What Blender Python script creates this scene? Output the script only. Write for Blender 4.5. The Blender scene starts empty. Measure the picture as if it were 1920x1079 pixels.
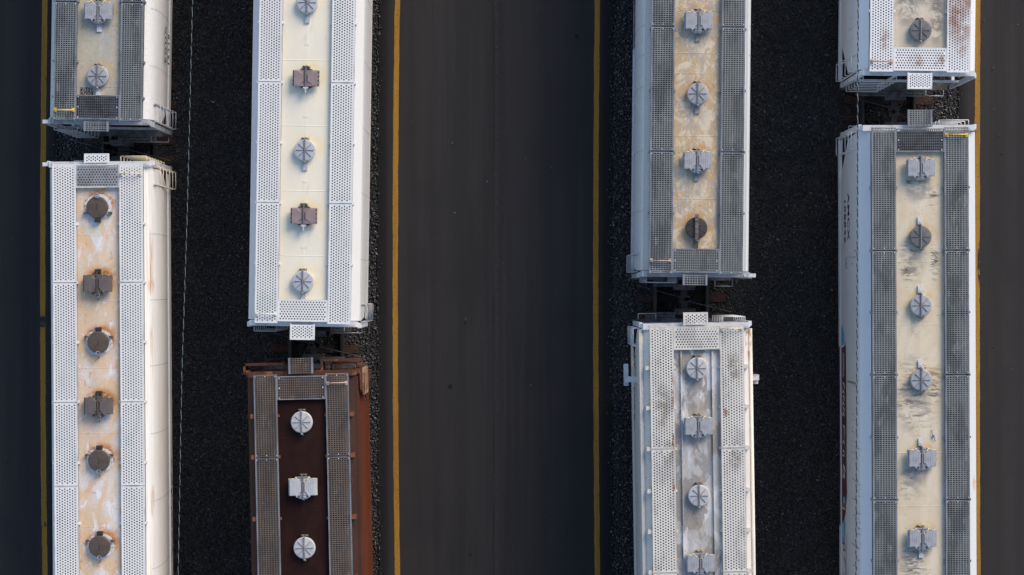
import bpy, math, random
import numpy as np
from mathutils import Matrix, Vector
R = math.radians
random.seed(7)
scene = bpy.context.scene
COL = scene.collection

# ------------------------------------------------------------------ camera, sky, sun, exposure
H = 58.0                      # flying height of the camera in metres
F = 3733.0                    # focal length in photograph pixels (70 mm on 36 mm)
cam_d = bpy.data.cameras.new('camera')
cam_d.sensor_width = 36.0
cam_d.lens = F / 1920.0 * 36.0
cam_d.clip_end = 2000.0
cam_d.clip_start = 0.5
cam = bpy.data.objects.new('camera', cam_d)
cam.location = (0, 0, H)
COL.objects.link(cam)
scene.camera = cam

SUN_EL, SUN_AZ = 31.0, 37.0   # degrees; azimuth clockwise from +Y (up in the picture)
world = bpy.data.worlds.new('World')
scene.world = world
world.use_nodes = True
wn = world.node_tree.nodes
bg = wn.get('Background') or wn.new('ShaderNodeBackground')
sky = wn.new('ShaderNodeTexSky')
sky.sky_type = 'NISHITA'
sky.sun_disc = False
sky.sun_elevation = R(SUN_EL)
sky.sun_rotation = R(SUN_AZ)
sky.air_density = 1.0
sky.dust_density = 1.3
world.node_tree.links.new(sky.outputs[0], bg.inputs[0])
bg.inputs[1].default_value = 0.112
sun_d = bpy.data.lights.new('sun', 'SUN')
sun_d.energy = 1.6
sun_d.angle = R(34)
sun_d.color = (1.0, 0.83, 0.63)
sun = bpy.data.objects.new('sun', sun_d)
sd = Vector((math.sin(R(SUN_AZ)) * math.cos(R(SUN_EL)), math.cos(R(SUN_AZ)) * math.cos(R(SUN_EL)), math.sin(R(SUN_EL))))
sun.rotation_euler = sd.to_track_quat('Z', 'Y').to_euler()
sun.location = sd * 90
COL.objects.link(sun)
scene.view_settings.view_transform = 'Standard'
scene.view_settings.look = 'None'
scene.view_settings.exposure = 0.95
scene.view_settings.gamma = 1.0
scene.cycles.max_bounces = 6
scene.cycles.diffuse_bounces = 3

# ------------------------------------------------------------------ helpers
def wx(px, h=0.0): return (px - 960.0) * (H - h) / F
def wy(py, h=0.0): return (539.5 - py) * (H - h) / F

class MB:
    """collects shapes and links them as one mesh object"""
    def __init__(s): s.v, s.f, s.m, s.sm = [], [], [], []
    def poly(s, pts, mi=0, smooth=False):
        b = len(s.v); s.v += [tuple(p) for p in pts]
        s.f.append(tuple(range(b, b + len(pts)))); s.m.append(mi); s.sm.append(smooth)
    def add(s, vs, fs, mi=0, smooth=False):
        b = len(s.v); s.v += [tuple(p) for p in vs]
        for f in fs: s.f.append(tuple(i + b for i in f)); s.m.append(mi); s.sm.append(smooth)
    def box(s, x0, x1, y0, y1, z0, z1, mi=0):
        if x0 > x1: x0, x1 = x1, x0
        if y0 > y1: y0, y1 = y1, y0
        if z0 > z1: z0, z1 = z1, z0
        s.add([(x0,y0,z0),(x1,y0,z0),(x1,y1,z0),(x0,y1,z0),(x0,y0,z1),(x1,y0,z1),(x1,y1,z1),(x0,y1,z1)],
              [(0,3,2,1),(4,5,6,7),(0,1,5,4),(1,2,6,5),(2,3,7,6),(3,0,4,7)], mi)
    def prism(s, pts, z0, z1, mi=0, inset=0.0):
        n = len(pts)
        if sum(pts[i][0]*pts[(i+1)%n][1]-pts[(i+1)%n][0]*pts[i][1] for i in range(n)) < 0: pts = pts[::-1]
        cx = sum(p[0] for p in pts)/n; cy = sum(p[1] for p in pts)/n
        top = [(cx+(p[0]-cx)*(1-inset), cy+(p[1]-cy)*(1-inset), z1) for p in pts]
        s.add([(p[0],p[1],z0) for p in pts]+top,
              [tuple(range(n,2*n)), tuple(range(n-1,-1,-1))]+[(i,(i+1)%n,n+(i+1)%n,n+i) for i in range(n)], mi)
    def bevel(s, pts, z0, z1, bw, bh, mi=0):
        n = len(pts)
        if sum(pts[i][0]*pts[(i+1)%n][1]-pts[(i+1)%n][0]*pts[i][1] for i in range(n)) < 0: pts = pts[::-1]
        ins = []
        for i in range(n):
            a, p, c = Vector(pts[i-1]), Vector(pts[i]), Vector(pts[(i+1)%n])
            d1 = (p-a).normalized(); d2 = (c-p).normalized()
            n1 = Vector((-d1.y, d1.x)); n2 = Vector((-d2.y, d2.x)); m = n1+n2
            ins.append(p + m*(bw/max(.35, 1+n1.dot(n2))))
        b = [(p[0],p[1],z0) for p in pts]+[(p[0],p[1],z1-bh) for p in pts]+[(p[0],p[1],z1) for p in ins]
        fs = [tuple(range(2*n,3*n)), tuple(range(n-1,-1,-1))]
        for k in (0,1): fs += [(k*n+i,k*n+(i+1)%n,(k+1)*n+(i+1)%n,(k+1)*n+i) for i in range(n)]
        s.add(b, fs, mi)
    def tube(s, a, b, r, mi=0, n=6):
        a, b = Vector(a), Vector(b); d = (b-a)
        if d.length < 1e-6: return
        q = d.to_track_quat('Z','Y'); vs = []
        for p in (a,b):
            for i in range(n):
                t = 2*math.pi*i/n
                vs.append(p + q @ Vector((r*math.cos(t), r*math.sin(t), 0)))
        s.add(vs, [(i,(i+1)%n,n+(i+1)%n,n+i) for i in range(n)]+[tuple(range(n-1,-1,-1)), tuple(range(n,2*n))], mi, True)
    def path(s, pts, r, mi=0, n=6):
        for a, b in zip(pts, pts[1:]): s.tube(a, b, r, mi, n)
    def lathe(s, prof, n=28, mi=0, c=(0,0,0), smooth=False):
        b = len(s.v)
        for r, z in prof:
            for i in range(n):
                t = 2*math.pi*i/n
                s.v.append((c[0]+r*math.cos(t), c[1]+r*math.sin(t), c[2]+z))
        for k in range(len(prof)-1):
            for i in range(n):
                j = (i+1)%n
                s.f.append((b+k*n+i, b+k*n+j, b+(k+1)*n+j, b+(k+1)*n+i)); s.m.append(mi); s.sm.append(smooth)
        k = len(prof)-1
        s.f.append(tuple(b+k*n+i for i in range(n))); s.m.append(mi); s.sm.append(False)
    def mesh(s, name, mats):
        me = bpy.data.meshes.new(name)
        me.from_pydata(s.v, [], s.f)
        for m in (mats if isinstance(mats, (list, tuple)) else [mats]): me.materials.append(m)
        me.polygons.foreach_set('material_index', s.m)
        me.polygons.foreach_set('use_smooth', s.sm)
        me.update()
        return me
    def build(s, name, mats, parent=None, loc=None, rotz=0.0):
        return link(name, s.mesh(name, mats), parent, loc, rotz)

def link(name, data, parent=None, loc=None, rotz=0.0):
    o = bpy.data.objects.new(name, data)
    COL.objects.link(o)
    if parent is not None: o.parent = parent
    if loc is not None: o.location = loc
    if rotz: o.rotation_euler = (0, 0, rotz)
    return o
def empty(name, loc, rotz=0.0):
    o = link(name, None, None, loc, rotz); o.empty_display_size = 0.5
    return o
def tag(o, label, cat, group=None):
    o['label'] = label; o['category'] = cat
    if group: o['group'] = group
    return o
def kind(o, k): o['kind'] = k; return o

# ------------------------------------------------------------------ materials
def paint(name, base, rough=0.6, metal=0.0, layers=(), bump=None, seed=0, spec=0.4):
    """base colour with layers of wear: noise patches, streaks, and marks with a place of their own (object space, metres)"""
    m = bpy.data.materials.new(name); m.use_nodes = True
    nt = m.node_tree; N = nt.nodes; L = nt.links
    bs = N['Principled BSDF']
    bs.inputs['Roughness'].default_value = rough
    bs.inputs['Metallic'].default_value = metal
    bs.inputs['Specular IOR Level'].default_value = spec
    tc = N.new('ShaderNodeTexCoord')
    cur = None
    def vmap(scale, off=(0,0,0)):
        mp = N.new('ShaderNodeMapping'); mp.inputs['Scale'].default_value = scale
        mp.inputs['Location'].default_value = off
        L.new(tc.outputs['Object'], mp.inputs['Vector'])
        return mp.outputs[0]
    def ramp(sock, lo, hi):
        r = N.new('ShaderNodeMapRange'); r.interpolation_type = 'SMOOTHSTEP'
        r.inputs['From Min'].default_value = lo; r.inputs['From Max'].default_value = hi
        L.new(sock, r.inputs['Value']); return r.outputs[0]
    def mul(a, b):
        x = N.new('ShaderNodeMath'); x.operation = 'MULTIPLY'; L.new(a, x.inputs[0])
        if isinstance(b, float): x.inputs[1].default_value = b
        else: L.new(b, x.inputs[1])
        return x.outputs[0]
    for k, ly in enumerate(layers):
        sc = ly.get('scale', (1,1,1))
        if ly.get('t') == 'cell':
            vo = N.new('ShaderNodeTexVoronoi'); vo.inputs['Scale'].default_value = 1.0
            vo.inputs['Randomness'].default_value = 1.0
            L.new(vmap(sc, (seed*3.1+k*7.7, seed*1.7, 0)), vo.inputs['Vector'])
            f = ramp(vo.outputs['Distance'], ly['hi'], ly['lo'])
        else:
            no = N.new('ShaderNodeTexNoise'); no.inputs['Scale'].default_value = 1.0
            no.inputs['Detail'].default_value = ly.get('detail', 6.0)
            no.inputs['Roughness'].default_value = ly.get('nrough', 0.6)
            no.inputs['Distortion'].default_value = ly.get('dist', 0.0)
            L.new(vmap(sc, (seed*3.1+k*7.7, seed*1.7+k*2.3, seed*0.9)), no.inputs['Vector'])
            f = ramp(no.outputs['Fac'], ly.get('lo', 0.45), ly.get('hi', 0.6))
        if 'at' in ly:
            acc = None
            for (pos, rad) in ly['at']:
                s = tuple(1.0/r for r in rad)
                v = vmap(s, tuple(-p*q for p, q in zip(pos, s)))
                ln = N.new('ShaderNodeVectorMath'); ln.operation = 'LENGTH'; L.new(v, ln.inputs[0])
                w = ramp(ln.outputs['Value'], 1.0, ly.get('core', 0.25))
                if acc is None: acc = w
                else:
                    mx = N.new('ShaderNodeMath'); mx.operation = 'MAXIMUM'; L.new(acc, mx.inputs[0]); L.new(w, mx.inputs[1]); acc = mx.outputs[0]
            f = mul(f, acc)
        f = mul(f, float(ly.get('amt', 1.0)))
        mix = N.new('ShaderNodeMix'); mix.data_type = 'RGBA'
        L.new(f, mix.inputs['Factor'])
        if cur is None: mix.inputs['A'].default_value = (*base, 1)
        else: L.new(cur, mix.inputs['A'])
        mix.inputs['B'].default_value = (*ly['col'], 1)
        cur = mix.outputs['Result']
    if cur is None: bs.inputs['Base Color'].default_value = (*base, 1)
    else: L.new(cur, bs.inputs['Base Color'])
    if bump:
        no = N.new('ShaderNodeTexNoise'); no.inputs['Scale'].default_value = 1.0
        no.inputs['Detail'].default_value = 5.0
        L.new(vmap(bump[0]), no.inputs['Vector'])
        bp = N.new('ShaderNodeBump'); bp.inputs['Strength'].default_value = bump[1]; bp.inputs['Distance'].default_value = bump[2]
        L.new(no.outputs['Fac'], bp.inputs['Height']); L.new(bp.outputs[0], bs.inputs['Normal'])
    return m

def ballast_mat(name, dark, mid, light, lo=0.75):
    m = bpy.data.materials.new(name); m.use_nodes = True
    nt = m.node_tree; N = nt.nodes; L = nt.links; bs = N['Principled BSDF']
    bs.inputs['Roughness'].default_value = 0.75
    bs.inputs['Specular IOR Level'].default_value = 0.35
    tc = N.new('ShaderNodeTexCoord')
    vo = N.new('ShaderNodeTexVoronoi'); vo.inputs['Scale'].default_value = 24.0
    L.new(tc.outputs['Object'], vo.inputs['Vector'])
    sp = N.new('ShaderNodeSeparateColor'); L.new(vo.outputs['Color'], sp.inputs[0])
    rp = N.new('ShaderNodeValToRGB'); e = rp.color_ramp.elements
    e[0].position = 0.0; e[0].color = (*dark, 1); e[1].position = 1.0; e[1].color = (*light, 1)
    k = rp.color_ramp.elements.new(lo); k.color = (*mid, 1)
    L.new(sp.outputs[0], rp.inputs[0])
    no = N.new('ShaderNodeTexNoise'); no.inputs['Scale'].default_value = 0.8; no.inputs['Detail'].default_value = 4
    L.new(tc.outputs['Object'], no.inputs['Vector'])
    mr = N.new('ShaderNodeMapRange'); mr.inputs['To Min'].default_value = 0.6; mr.inputs['To Max'].default_value = 1.4
    L.new(no.outputs['Fac'], mr.inputs['Value'])
    mx = N.new('ShaderNodeMix'); mx.data_type = 'RGBA'; mx.blend_type = 'MULTIPLY'; mx.inputs['Factor'].default_value = 1.0
    L.new(rp.outputs[0], mx.inputs['A']); L.new(mr.outputs[0], mx.inputs['B'])
    L.new(mx.outputs['Result'], bs.inputs['Base Color'])
    bp = N.new('ShaderNodeBump'); bp.inputs['Strength'].default_value = 1.0; bp.inputs['Distance'].default_value = 0.04; bp.invert = True
    L.new(vo.outputs['Distance'], bp.inputs['Height']); L.new(bp.outputs[0], bs.inputs['Normal'])
    return m

# ------------------------------------------------------------------ ground
M_ASPH = paint('asphalt', (0.0280,0.0264,0.0268), 0.86, layers=[
    dict(col=(0.0205,0.0196,0.0205), scale=(1.6,0.05,1), lo=0.42, hi=0.62, amt=0.8),
    dict(col=(0.020,0.0192,0.0205), scale=(.45,.22,1), lo=.48, hi=.68, amt=.7, detail=3.0),
    dict(col=(0.037,0.034,0.034), scale=(5.0,0.10,1), lo=0.55, hi=0.75, amt=0.6),
    dict(col=(0.042,0.041,0.041), scale=(38,38,1), lo=0.55, hi=0.75, amt=0.35, detail=2.0),
    dict(col=(0.0065,0.006,0.006), scale=(2,2,1), lo=.1, hi=.3, amt=.8, at=[((-3.86,0,0),(.42,500,9)), ((2.86,0,0),(.42,500,9)), ((12.98,0,0),(.3,500,9)), ((-13.24,0,0),(.3,500,9))], core=.1),
    dict(col=(0.006,0.006,0.006), scale=(0.55,0.55,1), t='cell', lo=0.02, hi=0.055, amt=0.9),
    dict(col=(0.038,0.037,0.038), scale=(30,6,1), lo=0.45, hi=0.6, amt=0.8, at=[((-0.45,0,0),(0.09,40,9))], core=0.2),
    dict(col=(0.014,0.014,0.014), scale=(20,0.5,1), lo=0.4, hi=0.55, amt=0.6, at=[((-0.53,0,0),(0.05,40,9))], core=0.2)],
    bump=((30,30,30), 0.25, 0.01), spec=0.3)
M_EARTH = paint('earth', (0.035,0.033,0.03), 0.9, layers=[dict(col=(0.05,0.05,0.035), scale=(.2,.2,.2))])
M_BALL = ballast_mat('ballast', (0.012,0.012,0.0125), (0.035,0.035,0.036), (0.07,0.069,0.067))
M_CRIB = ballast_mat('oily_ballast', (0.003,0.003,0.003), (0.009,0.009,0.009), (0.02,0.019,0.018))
M_YELL = paint('yellow_road_paint', (0.34,0.172,0.016), 0.75, layers=[
    dict(col=(0.27,0.13,0.012), scale=(7,0.3,1), lo=0.45, hi=0.6, amt=0.7),
    dict(col=(0.06,0.046,0.03), scale=(24,14,1), lo=0.56, hi=0.66, amt=0.75, detail=4.0),
    dict(col=(0.02,0.02,0.02), scale=(5,5,1), lo=0.3, hi=0.5, amt=1.0,
         at=[((-13.67,-1.0,0),(0.15,0.22,9)), ((13.62,0.72,0),(0.08,0.75,9)), ((-13.6,-6.9,0),(0.05,0.1,9))], core=0.6)])

Y0, Y1 = -80.0, 80.0
def curve_x(x0, k, y):
    yy = max(-22.0, min(22.0, y)); return x0 + k*yy*yy + (0 if yy == y else 2*k*yy*(y-yy))
def ys_list(step=1.0):
    return [Y0 + i*step for i in range(int((Y1-Y0)/step)+1)]
def strip(name, xa, ka, xb, kb, z, mat, jag=0.0, step=1.0, seed=1):
    rng = random.Random(seed); mb = MB(); ys = ys_list(step); n = len(ys)
    for y in ys:
        a = curve_x(xa, ka, y) + (rng.uniform(-jag, jag) if jag else 0)
        b = curve_x(xb, kb, y) + (rng.uniform(-jag, jag) if jag else 0)
        mb.v.append((a, y, z)); mb.v.append((b, y, z))
    for i in range(n-1):
        mb.f.append((2*i, 2*i+1, 2*i+3, 2*i+2)); mb.m.append(0); mb.sm.append(False)
    return kind(mb.build(name, mat), 'structure')

g = MB(); g.poly([(-600,-600,-0.16),(600,-600,-0.16),(600,600,-0.16),(-600,600,-0.16)])
kind(g.build('ground', M_EARTH), 'structure')
E1, K1 = -13.26, .0006      # left road / ballast
E2, K2 = -3.93, .0008       # ballast / middle road
E3, K3 = 2.90, .0006        # middle road / ballast
E4, K4 = 13.0, .0003        # ballast / right road
def road(name, xa, ka, xb, kb):
    mb = MB(); rj = random.Random(int(xa*10)+900); ys = ys_list(.16); n = len(ys)
    for y in ys:
        a = curve_x(xa, ka, y)+rj.uniform(-.022,.022); b = curve_x(xb, kb, y)+rj.uniform(-.022,.022)
        mb.v += [(a-.10, y, -0.14), (a, y, -0.03), (a+.28, y, 0.0), (b-.28, y, 0.0), (b, y, -0.03), (b+.10, y, -0.14)]
    for i in range(n-1):
        for j in range(5):
            mb.f.append((6*i+j, 6*i+j+1, 6*i+j+7, 6*i+j+6)); mb.m.append(0); mb.sm.append(False)
    return kind(mb.build(name, M_ASPH), 'structure')
road('road', -60.0, 0, E1, K1)
road('road', E2, K2, E3, K3)
road('road', E4, K4, 60.0, 0)
strip('ballast_bed', E1-.02, K1, E2+.02, K2, -0.06, M_BALL)
strip('ballast_bed', E3-.02, K3, E4+.02, K4, -0.06, M_BALL)
for x, k in ((-13.67,.0009), (-3.40,.0009), (2.44,.0007), (13.55,.0003)):
    strip('yellow_line', x-.076, k, x+.076, k, 0.004, M_YELL, jag=0.007, step=0.22, seed=int(x*10)+200)

# ------------------------------------------------------------------ tracks
YG = (4.25, -1.75, 0.25, 5.5)            # y of the gap in each column
C0 = (-11.14, -5.70, 4.92, 10.95)        # track centre at the gap
KT = 0.0008
def track_x(i, y):
    d = max(-20, min(20, y-YG[i])); return C0[i] + KT*d*d + (0 if abs(y-YG[i]) < 20 else 2*KT*d*(y-YG[i]-d))
M_RAIL = paint('rail_steel', (0.022,0.019,0.017), 0.55, metal=0.3, layers=[dict(col=(0.04,0.022,0.013), scale=(6,1.5,6))])
M_RAILTOP = paint('rail_head', (0.055,0.054,0.055), 0.35, metal=0.7)
M_TIE = paint('weathered_tie', (0.010,0.007,0.006), 0.85, layers=[
    dict(col=(0.05,0.021,0.013), scale=(3,9,3), lo=0.3, hi=0.5, at=[((1.15,0,0),(.62,.4,.6)), ((-1.15,0,0),(.62,.4,.6))], core=.5), dict(col=(0.01,0.008,0.007), scale=(4,30,4), lo=0.5, hi=0.62)])
TNAMES = ['railway track under the leftmost line of hopper cars, beside the left road',
          'railway track under the clean white car and the brown car, left of the middle road',
          'railway track just right of the middle road under the tan stained hopper car',
          'railway track under the rightmost line of hopper cars, beside the right road']
for i in range(4):
    t = empty('railway_track', (C0[i], YG[i], 0))
    tag(t, TNAMES[i], 'railway track', 'railway tracks in the yard')
    for s in (-1, 1):
        mb = MB(); prof = [(-.065,.0),(.065,.0),(.065,.02),(.012,.035),(.012,.11),(.036,.12),(.036,.155),(-.036,.155),(-.036,.12),(-.012,.11),(-.012,.035),(-.065,.02)]
        ys = [-24 + j*1.0 for j in range(49)]; n = len(prof)
        for y in ys:
            xc = track_x(i, y) - C0[i] + s*.7535
            for (u, z) in prof: mb.v.append((xc+u, y-YG[i], z))
        for j in range(len(ys)-1):
            for q in range(n):
                r_ = (q+1) % n
                mb.f.append((j*n+r_, j*n+q, (j+1)*n+q, (j+1)*n+r_)); mb.m.append(1 if q == 6 else 0); mb.sm.append(False)
        mb.build('rail', [M_RAIL, M_RAILTOP], t)
    tm = MB(); tm.box(-1.29,1.29,-.115,.115,-.2,0.0); tme = tm.mesh('sleeper', M_TIE)
    rng = random.Random(i+3)
    for j in range(-44, 45):
        y = YG[i] + j*0.55 + rng.uniform(-.05,.05)
        o = link('sleeper', tme, t, (track_x(i, y)-C0[i]+rng.uniform(-.04,.04), y-YG[i], -0.012+rng.uniform(-.02,.004)), rng.uniform(-.02,.02))
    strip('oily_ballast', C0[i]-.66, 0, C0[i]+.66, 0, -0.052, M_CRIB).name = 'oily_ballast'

# loose stones lying on the beds (real geometry: they give the ballast its grain)
def stones(name, areas, seed, mat, size=(0.017, 0.037), tone=-3.42, spread=0.65, lift=-0.045):
    rng = np.random.default_rng(seed)
    P = []
    for (xa, xb, ya, yb, dens, ka, kb) in areas:
        n = int((xb-xa)*(yb-ya)*dens); t = rng.random(n); y = rng.uniform(ya, yb, n)
        x = (xa+ka*y*y)*(1-t) + (xb+kb*y*y)*t
        P.append(np.stack([x, y], 1))
    P = np.concatenate(P); n = len(P)
    base = np.array([(1,0,0),(-1,0,0),(0,1,0),(0,-1,0),(0,0,1),(0,0,-1)], float)
    fac = np.array([(0,2,4),(2,1,4),(1,3,4),(3,0,4),(2,0,5),(1,2,5),(3,1,5),(0,3,5)])
    sz = rng.uniform(size[0], size[1], (n,1,1)) * rng.uniform(0.6, 1.3, (n,1,3)) * rng.uniform(0.7, 1.25, (n,6,1))
    V = base[None]*sz
    a = rng.uniform(0, 6.28, n); b = rng.uniform(-.7, .7, n)
    ca, sa, cb, sb = np.cos(a)[:,None], np.sin(a)[:,None], np.cos(b)[:,None], np.sin(b)[:,None]
    x, y, z = V[...,0], V[...,1], V[...,2]
    y, z = y*cb - z*sb, y*sb + z*cb
    x, y = x*ca - y*sa, x*sa + y*ca
    V = np.stack([x + P[:,0:1], y + P[:,1:2], z + lift + rng.uniform(-.01,.02,(n,1))], -1).reshape(-1,3)
    Fc = (fac[None] + (np.arange(n)*6)[:,None,None]).reshape(-1,3)
    me = bpy.data.meshes.new(name)
    me.vertices.add(len(V)); me.vertices.foreach_set('co', V.ravel())
    me.loops.add(Fc.size); me.loops.foreach_set('vertex_index', Fc.ravel().astype(np.int32))
    me.polygons.add(len(Fc)); me.polygons.foreach_set('loop_start', np.arange(0, Fc.size, 3, dtype=np.int32))
    g_ = np.clip(rng.lognormal(tone, spread, n), 0.006, 0.26)
    tint = rng.uniform(-.06, .06, n)
    c = np.stack([g_*(1+tint), g_, g_*(1-tint), np.ones(n)], 1).repeat(6, 0).astype(np.float32)
    at = me.color_attributes.new('stone_colour', 'FLOAT_COLOR', 'POINT'); at.data.foreach_set('color', c.ravel())
    me.update(calc_edges=True); me.materials.append(mat)
    return kind(link(name, me), 'stuff')
M_STONE = bpy.data.materials.new('ballast_stone'); M_STONE.use_nodes = True
_n = M_STONE.node_tree.nodes; _a = _n.new('ShaderNodeVertexColor'); _a.layer_name = 'stone_colour'
M_STONE.node_tree.links.new(_a.outputs[0], _n['Principled BSDF'].inputs['Base Color'])
_n['Principled BSDF'].inputs['Roughness'].default_value = 0.6
D = 340
stones('ballast_stones', [
    (-12.4,-9.8,2.9,6.2,D*.8,0,0), (-9.9,-7.0,-10,10,D,K1,K1), (-7.1,-4.5,-4,1,D*.8,0,0),
    (3.7,6.2,-1.4,2.0,D*.8,0,0), (6.2,9.6,-10,10,D,K3,K3), (9.6,12.2,4,7.5,D*.8,0,0)], 11, M_STONE)
# coarser stones along the road edges, brighter tone stands in for direct sun
stones('verge_stones', [(E1-.03,-12.3,-10,10,D*.8,K1,K1), (-4.6,E2+.04,-10,10,D*.9,K2,K2), (E3-.04,3.8,-10,10,D*.8,K3,K3), (11.9,E4+.03,-10,10,D*.8,K4,K4)],
    12, M_STONE, (0.020, 0.044), -3.0, 0.65)
stones('stray_stones', [(E1-.14,E1+.02,-10,10,26,K1,K1), (E2-.02,E2+.13,-10,10,26,K2,K2), (E3-.13,E3+.02,-10,10,26,K3,K3), (E4-.02,E4+.14,-10,10,26,K4,K4), (E2,E3,-10,10,.5,K2,K3), (E4,16,-10,10,.6,K4,0), (-16,E1,-10,10,.6,0,K1)],
    13, M_STONE, (0.012, 0.032), -3.3, 0.8, 0.006)

# ------------------------------------------------------------------ walkway plates
def perf_plate(mb, x0, x1, y0, y1, z, along='y', mi=0, p=0.073, hole=0.0225, rim=0.018):
    """flat steel plate with staggered round holes, real openings"""
    cs = p*0.866
    L0, L1 = (y0, y1) if along == 'y' else (x0, x1)
    W0, W1 = (x0, x1) if along == 'y' else (y0, y1)
    ncol = max(1, int((W1-W0-2*rim)/cs)); cs = (W1-W0-2*rim)/ncol
    nrow = max(1, int((L1-L0-2*rim-p*.5)/p)); pp = (L1-L0-2*rim)/(nrow+.5)
    def P(w, l): return (w, l, z) if along == 'y' else (l, w, z)
    def quad(a, b, c, d):
        mb.poly([P(a,c),P(b,c),P(b,d),P(a,d)] if along == 'y' else [P(a,c),P(a,d),P(b,d),P(b,c)], mi)
    quad(W0, W0+rim, L0, L1); quad(W1-rim, W1, L0, L1)
    ang = [math.pi/4*k for k in range(8)]
    for c in range(ncol):
        w0 = W0+rim+c*cs; w1 = w0+cs; wc = (w0+w1)/2
        off = L0+rim+(pp*.5 if c % 2 else 0)
        quad(w0, w1, L0, off); quad(w0, w1, off+nrow*pp, L1)
        for r_ in range(nrow):
            l0 = off+r_*pp; l1 = l0+pp; lc = (l0+l1)/2
            o = [(w1,lc),(w1,l1),(wc,l1),(w0,l1),(w0,lc),(w0,l0),(wc,l0),(w1,l0)]
            b = len(mb.v)
            mb.v += [P(*q) for q in o]
            mb.v += [P(wc+hole*math.cos(t), lc+hole*math.sin(t)) for t in ang]
            x = P(0,0); lo = [P(wc+hole*math.cos(t), lc+hole*math.sin(t)) for t in ang]
            mb.v += [(q[0],q[1],z-.012) for q in lo]
            for k in range(8):
                j = (k+1) % 8
                f = (b+k, b+j, b+8+j, b+8+k); w = (b+8+k, b+8+j, b+16+j, b+16+k)
                if along != 'y': f, w = f[::-1], w[::-1]
                mb.f += [f, w]; mb.m += [mi, mi]; mb.sm += [False, False]

def bar_grate(mb, x0, x1, y0, y1, z, along='y', mi=0, bar=0.069, rung=0.056):
    L0, L1 = (y0, y1) if along == 'y' else (x0, x1)
    W0, W1 = (x0, x1) if along == 'y' else (y0, y1)
    def B(w0,w1,l0,l1,z0,z1):
        if along == 'y': mb.box(w0,w1,l0,l1,z0,z1,mi)
        else: mb.box(l0,l1,w0,w1,z0,z1,mi)
    n = max(1, round((W1-W0)/bar)); st = (W1-W0)/n
    for k in range(n+1):
        w = W0+k*st; B(w-.010, w+.010, L0, L1, z-.035, z)
    m = max(1, round((L1-L0)/rung)); sr = (L1-L0)/m
    for k in range(m+1):
        l = L0+k*sr; B(W0, W1, l-.0115, l+.0115, z-.014, z-.003)

# ------------------------------------------------------------------ hatch covers (one mesh per kind, reused)
M_DARKRIB = paint('dark_rib', (0.20,0.203,0.215), 0.6, metal=0.3)
M_LATCH = paint('latch_steel', (0.33,0.33,0.35), 0.45, metal=0.4, layers=[dict(col=(0.2,0.19,0.19), scale=(9,9,9))])
M_LATCHD = paint('dark_latch', (0.045,0.04,0.038), 0.55, metal=0.3)
M_HINGE = paint('hinge_brass_yellow', (0.42,0.36,0.23), 0.5, layers=[dict(col=(0.07,0.05,0.03), scale=(18,18,18))])
M_BLACK = paint('black_rubber', (0.008,0.008,0.008), 0.8)
M_SEAL = paint('blue_seal', (0.02,0.22,0.60), 0.4)
M_WHITETAB = paint('pale_plate', (0.66,0.67,0.69), 0.6, layers=[dict(col=(0.4,0.39,0.38), scale=(10,10,10))])
def lid_mat(name, c, var=0.8, seed=0):
    return paint(name, c, 0.5, metal=0.15, seed=seed, layers=[
        dict(col=tuple(x*var for x in c), scale=(5,5,5), lo=0.4, hi=0.65),
        dict(col=tuple(min(1,x*1.25) for x in c), scale=(14,14,14), lo=0.6, hi=0.75, amt=0.5)])
M_GREY = lid_mat('grey_lid', (0.37,0.375,0.40))
M_GREYW = lid_mat('pale_grey_lid', (0.47,0.49,0.52), 0.9, 2)
M_GREYD = lid_mat('dull_grey_lid', (0.15,0.15,0.155), 0.8, 3)
M_MAUVE = lid_mat('mauve_grey_lid', (0.31,0.235,0.24), 0.85, 4)
M_BROWNL = lid_mat('brown_lid', (0.105,0.079,0.064), 0.8, 5)
M_BROWNV = lid_mat('brown_grey_lid', (0.15,0.123,0.115), 0.85, 6)
M_BLACKL = lid_mat('black_brown_lid', (0.055,0.048,0.046), 0.7, 7)
M_SILV = lid_mat('silver_lid', (0.50,0.50,0.50), 0.85, 8)

_cache = {}
def cached(key, fn):
    if key not in _cache: _cache[key] = fn()
    return _cache[key]
RL = 0.293
def me_collar(m):
    b = MB(); b.lathe([(0.275,0),(0.275,0.10)], 32); return b.mesh('collar', m)
def me_round(m):
    b = MB(); b.lathe([(RL-.012,.09),(RL,.10),(RL,.130),(RL-.022,.156),(RL-.06,.160),(0.10,.168)], 40); return b.mesh('hatch_cover', m)
def me_ribs(m):  # darker grey than the lid, standing in for the ribs' shading
    b = MB()
    for k in range(8):
        if k in (2,6): continue
        t = k*math.pi/4; c, s = math.cos(t), math.sin(t); w = .0048
        p = [(.03*c-w*s,.03*s+w*c),(.03*c+w*s,.03*s-w*c),(.24*c+w*s,.24*s-w*c),(.24*c-w*s,.24*s+w*c)]
        b.prism(p, .158, .186)
    return b.mesh('rib', m)
def me_bar(m, y0=-.25, y1=.33, w=.015):
    b = MB(); b.box(-w,w,y0,y1,.170,.205); return b.mesh('latch_bar', m)
def me_hinge(m):
    b = MB()
    for s in (-1,1): b.tube((s*.02,.325,.10),(s*.085,.325,.10),.022,0,8)
    b.box(-.10,.10,.30,.35,0,.075); return b.mesh('hinge', m)
def me_latch(m):
    b = MB(); b.box(-.03,.03,-.33,-.26,.05,.185); b.tube((0,-.29,.18),(0,-.335,.195),.022,0,8); b.tube((-.03,-.325,.16),(.04,-.345,.14),.012,0,6)
    return b.mesh('latch', m)
def me_tab(m):
    b = MB(); b.box(-.062,.062,-.53,-.33,.004,.05); return b.mesh('latch_plate', m)
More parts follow.
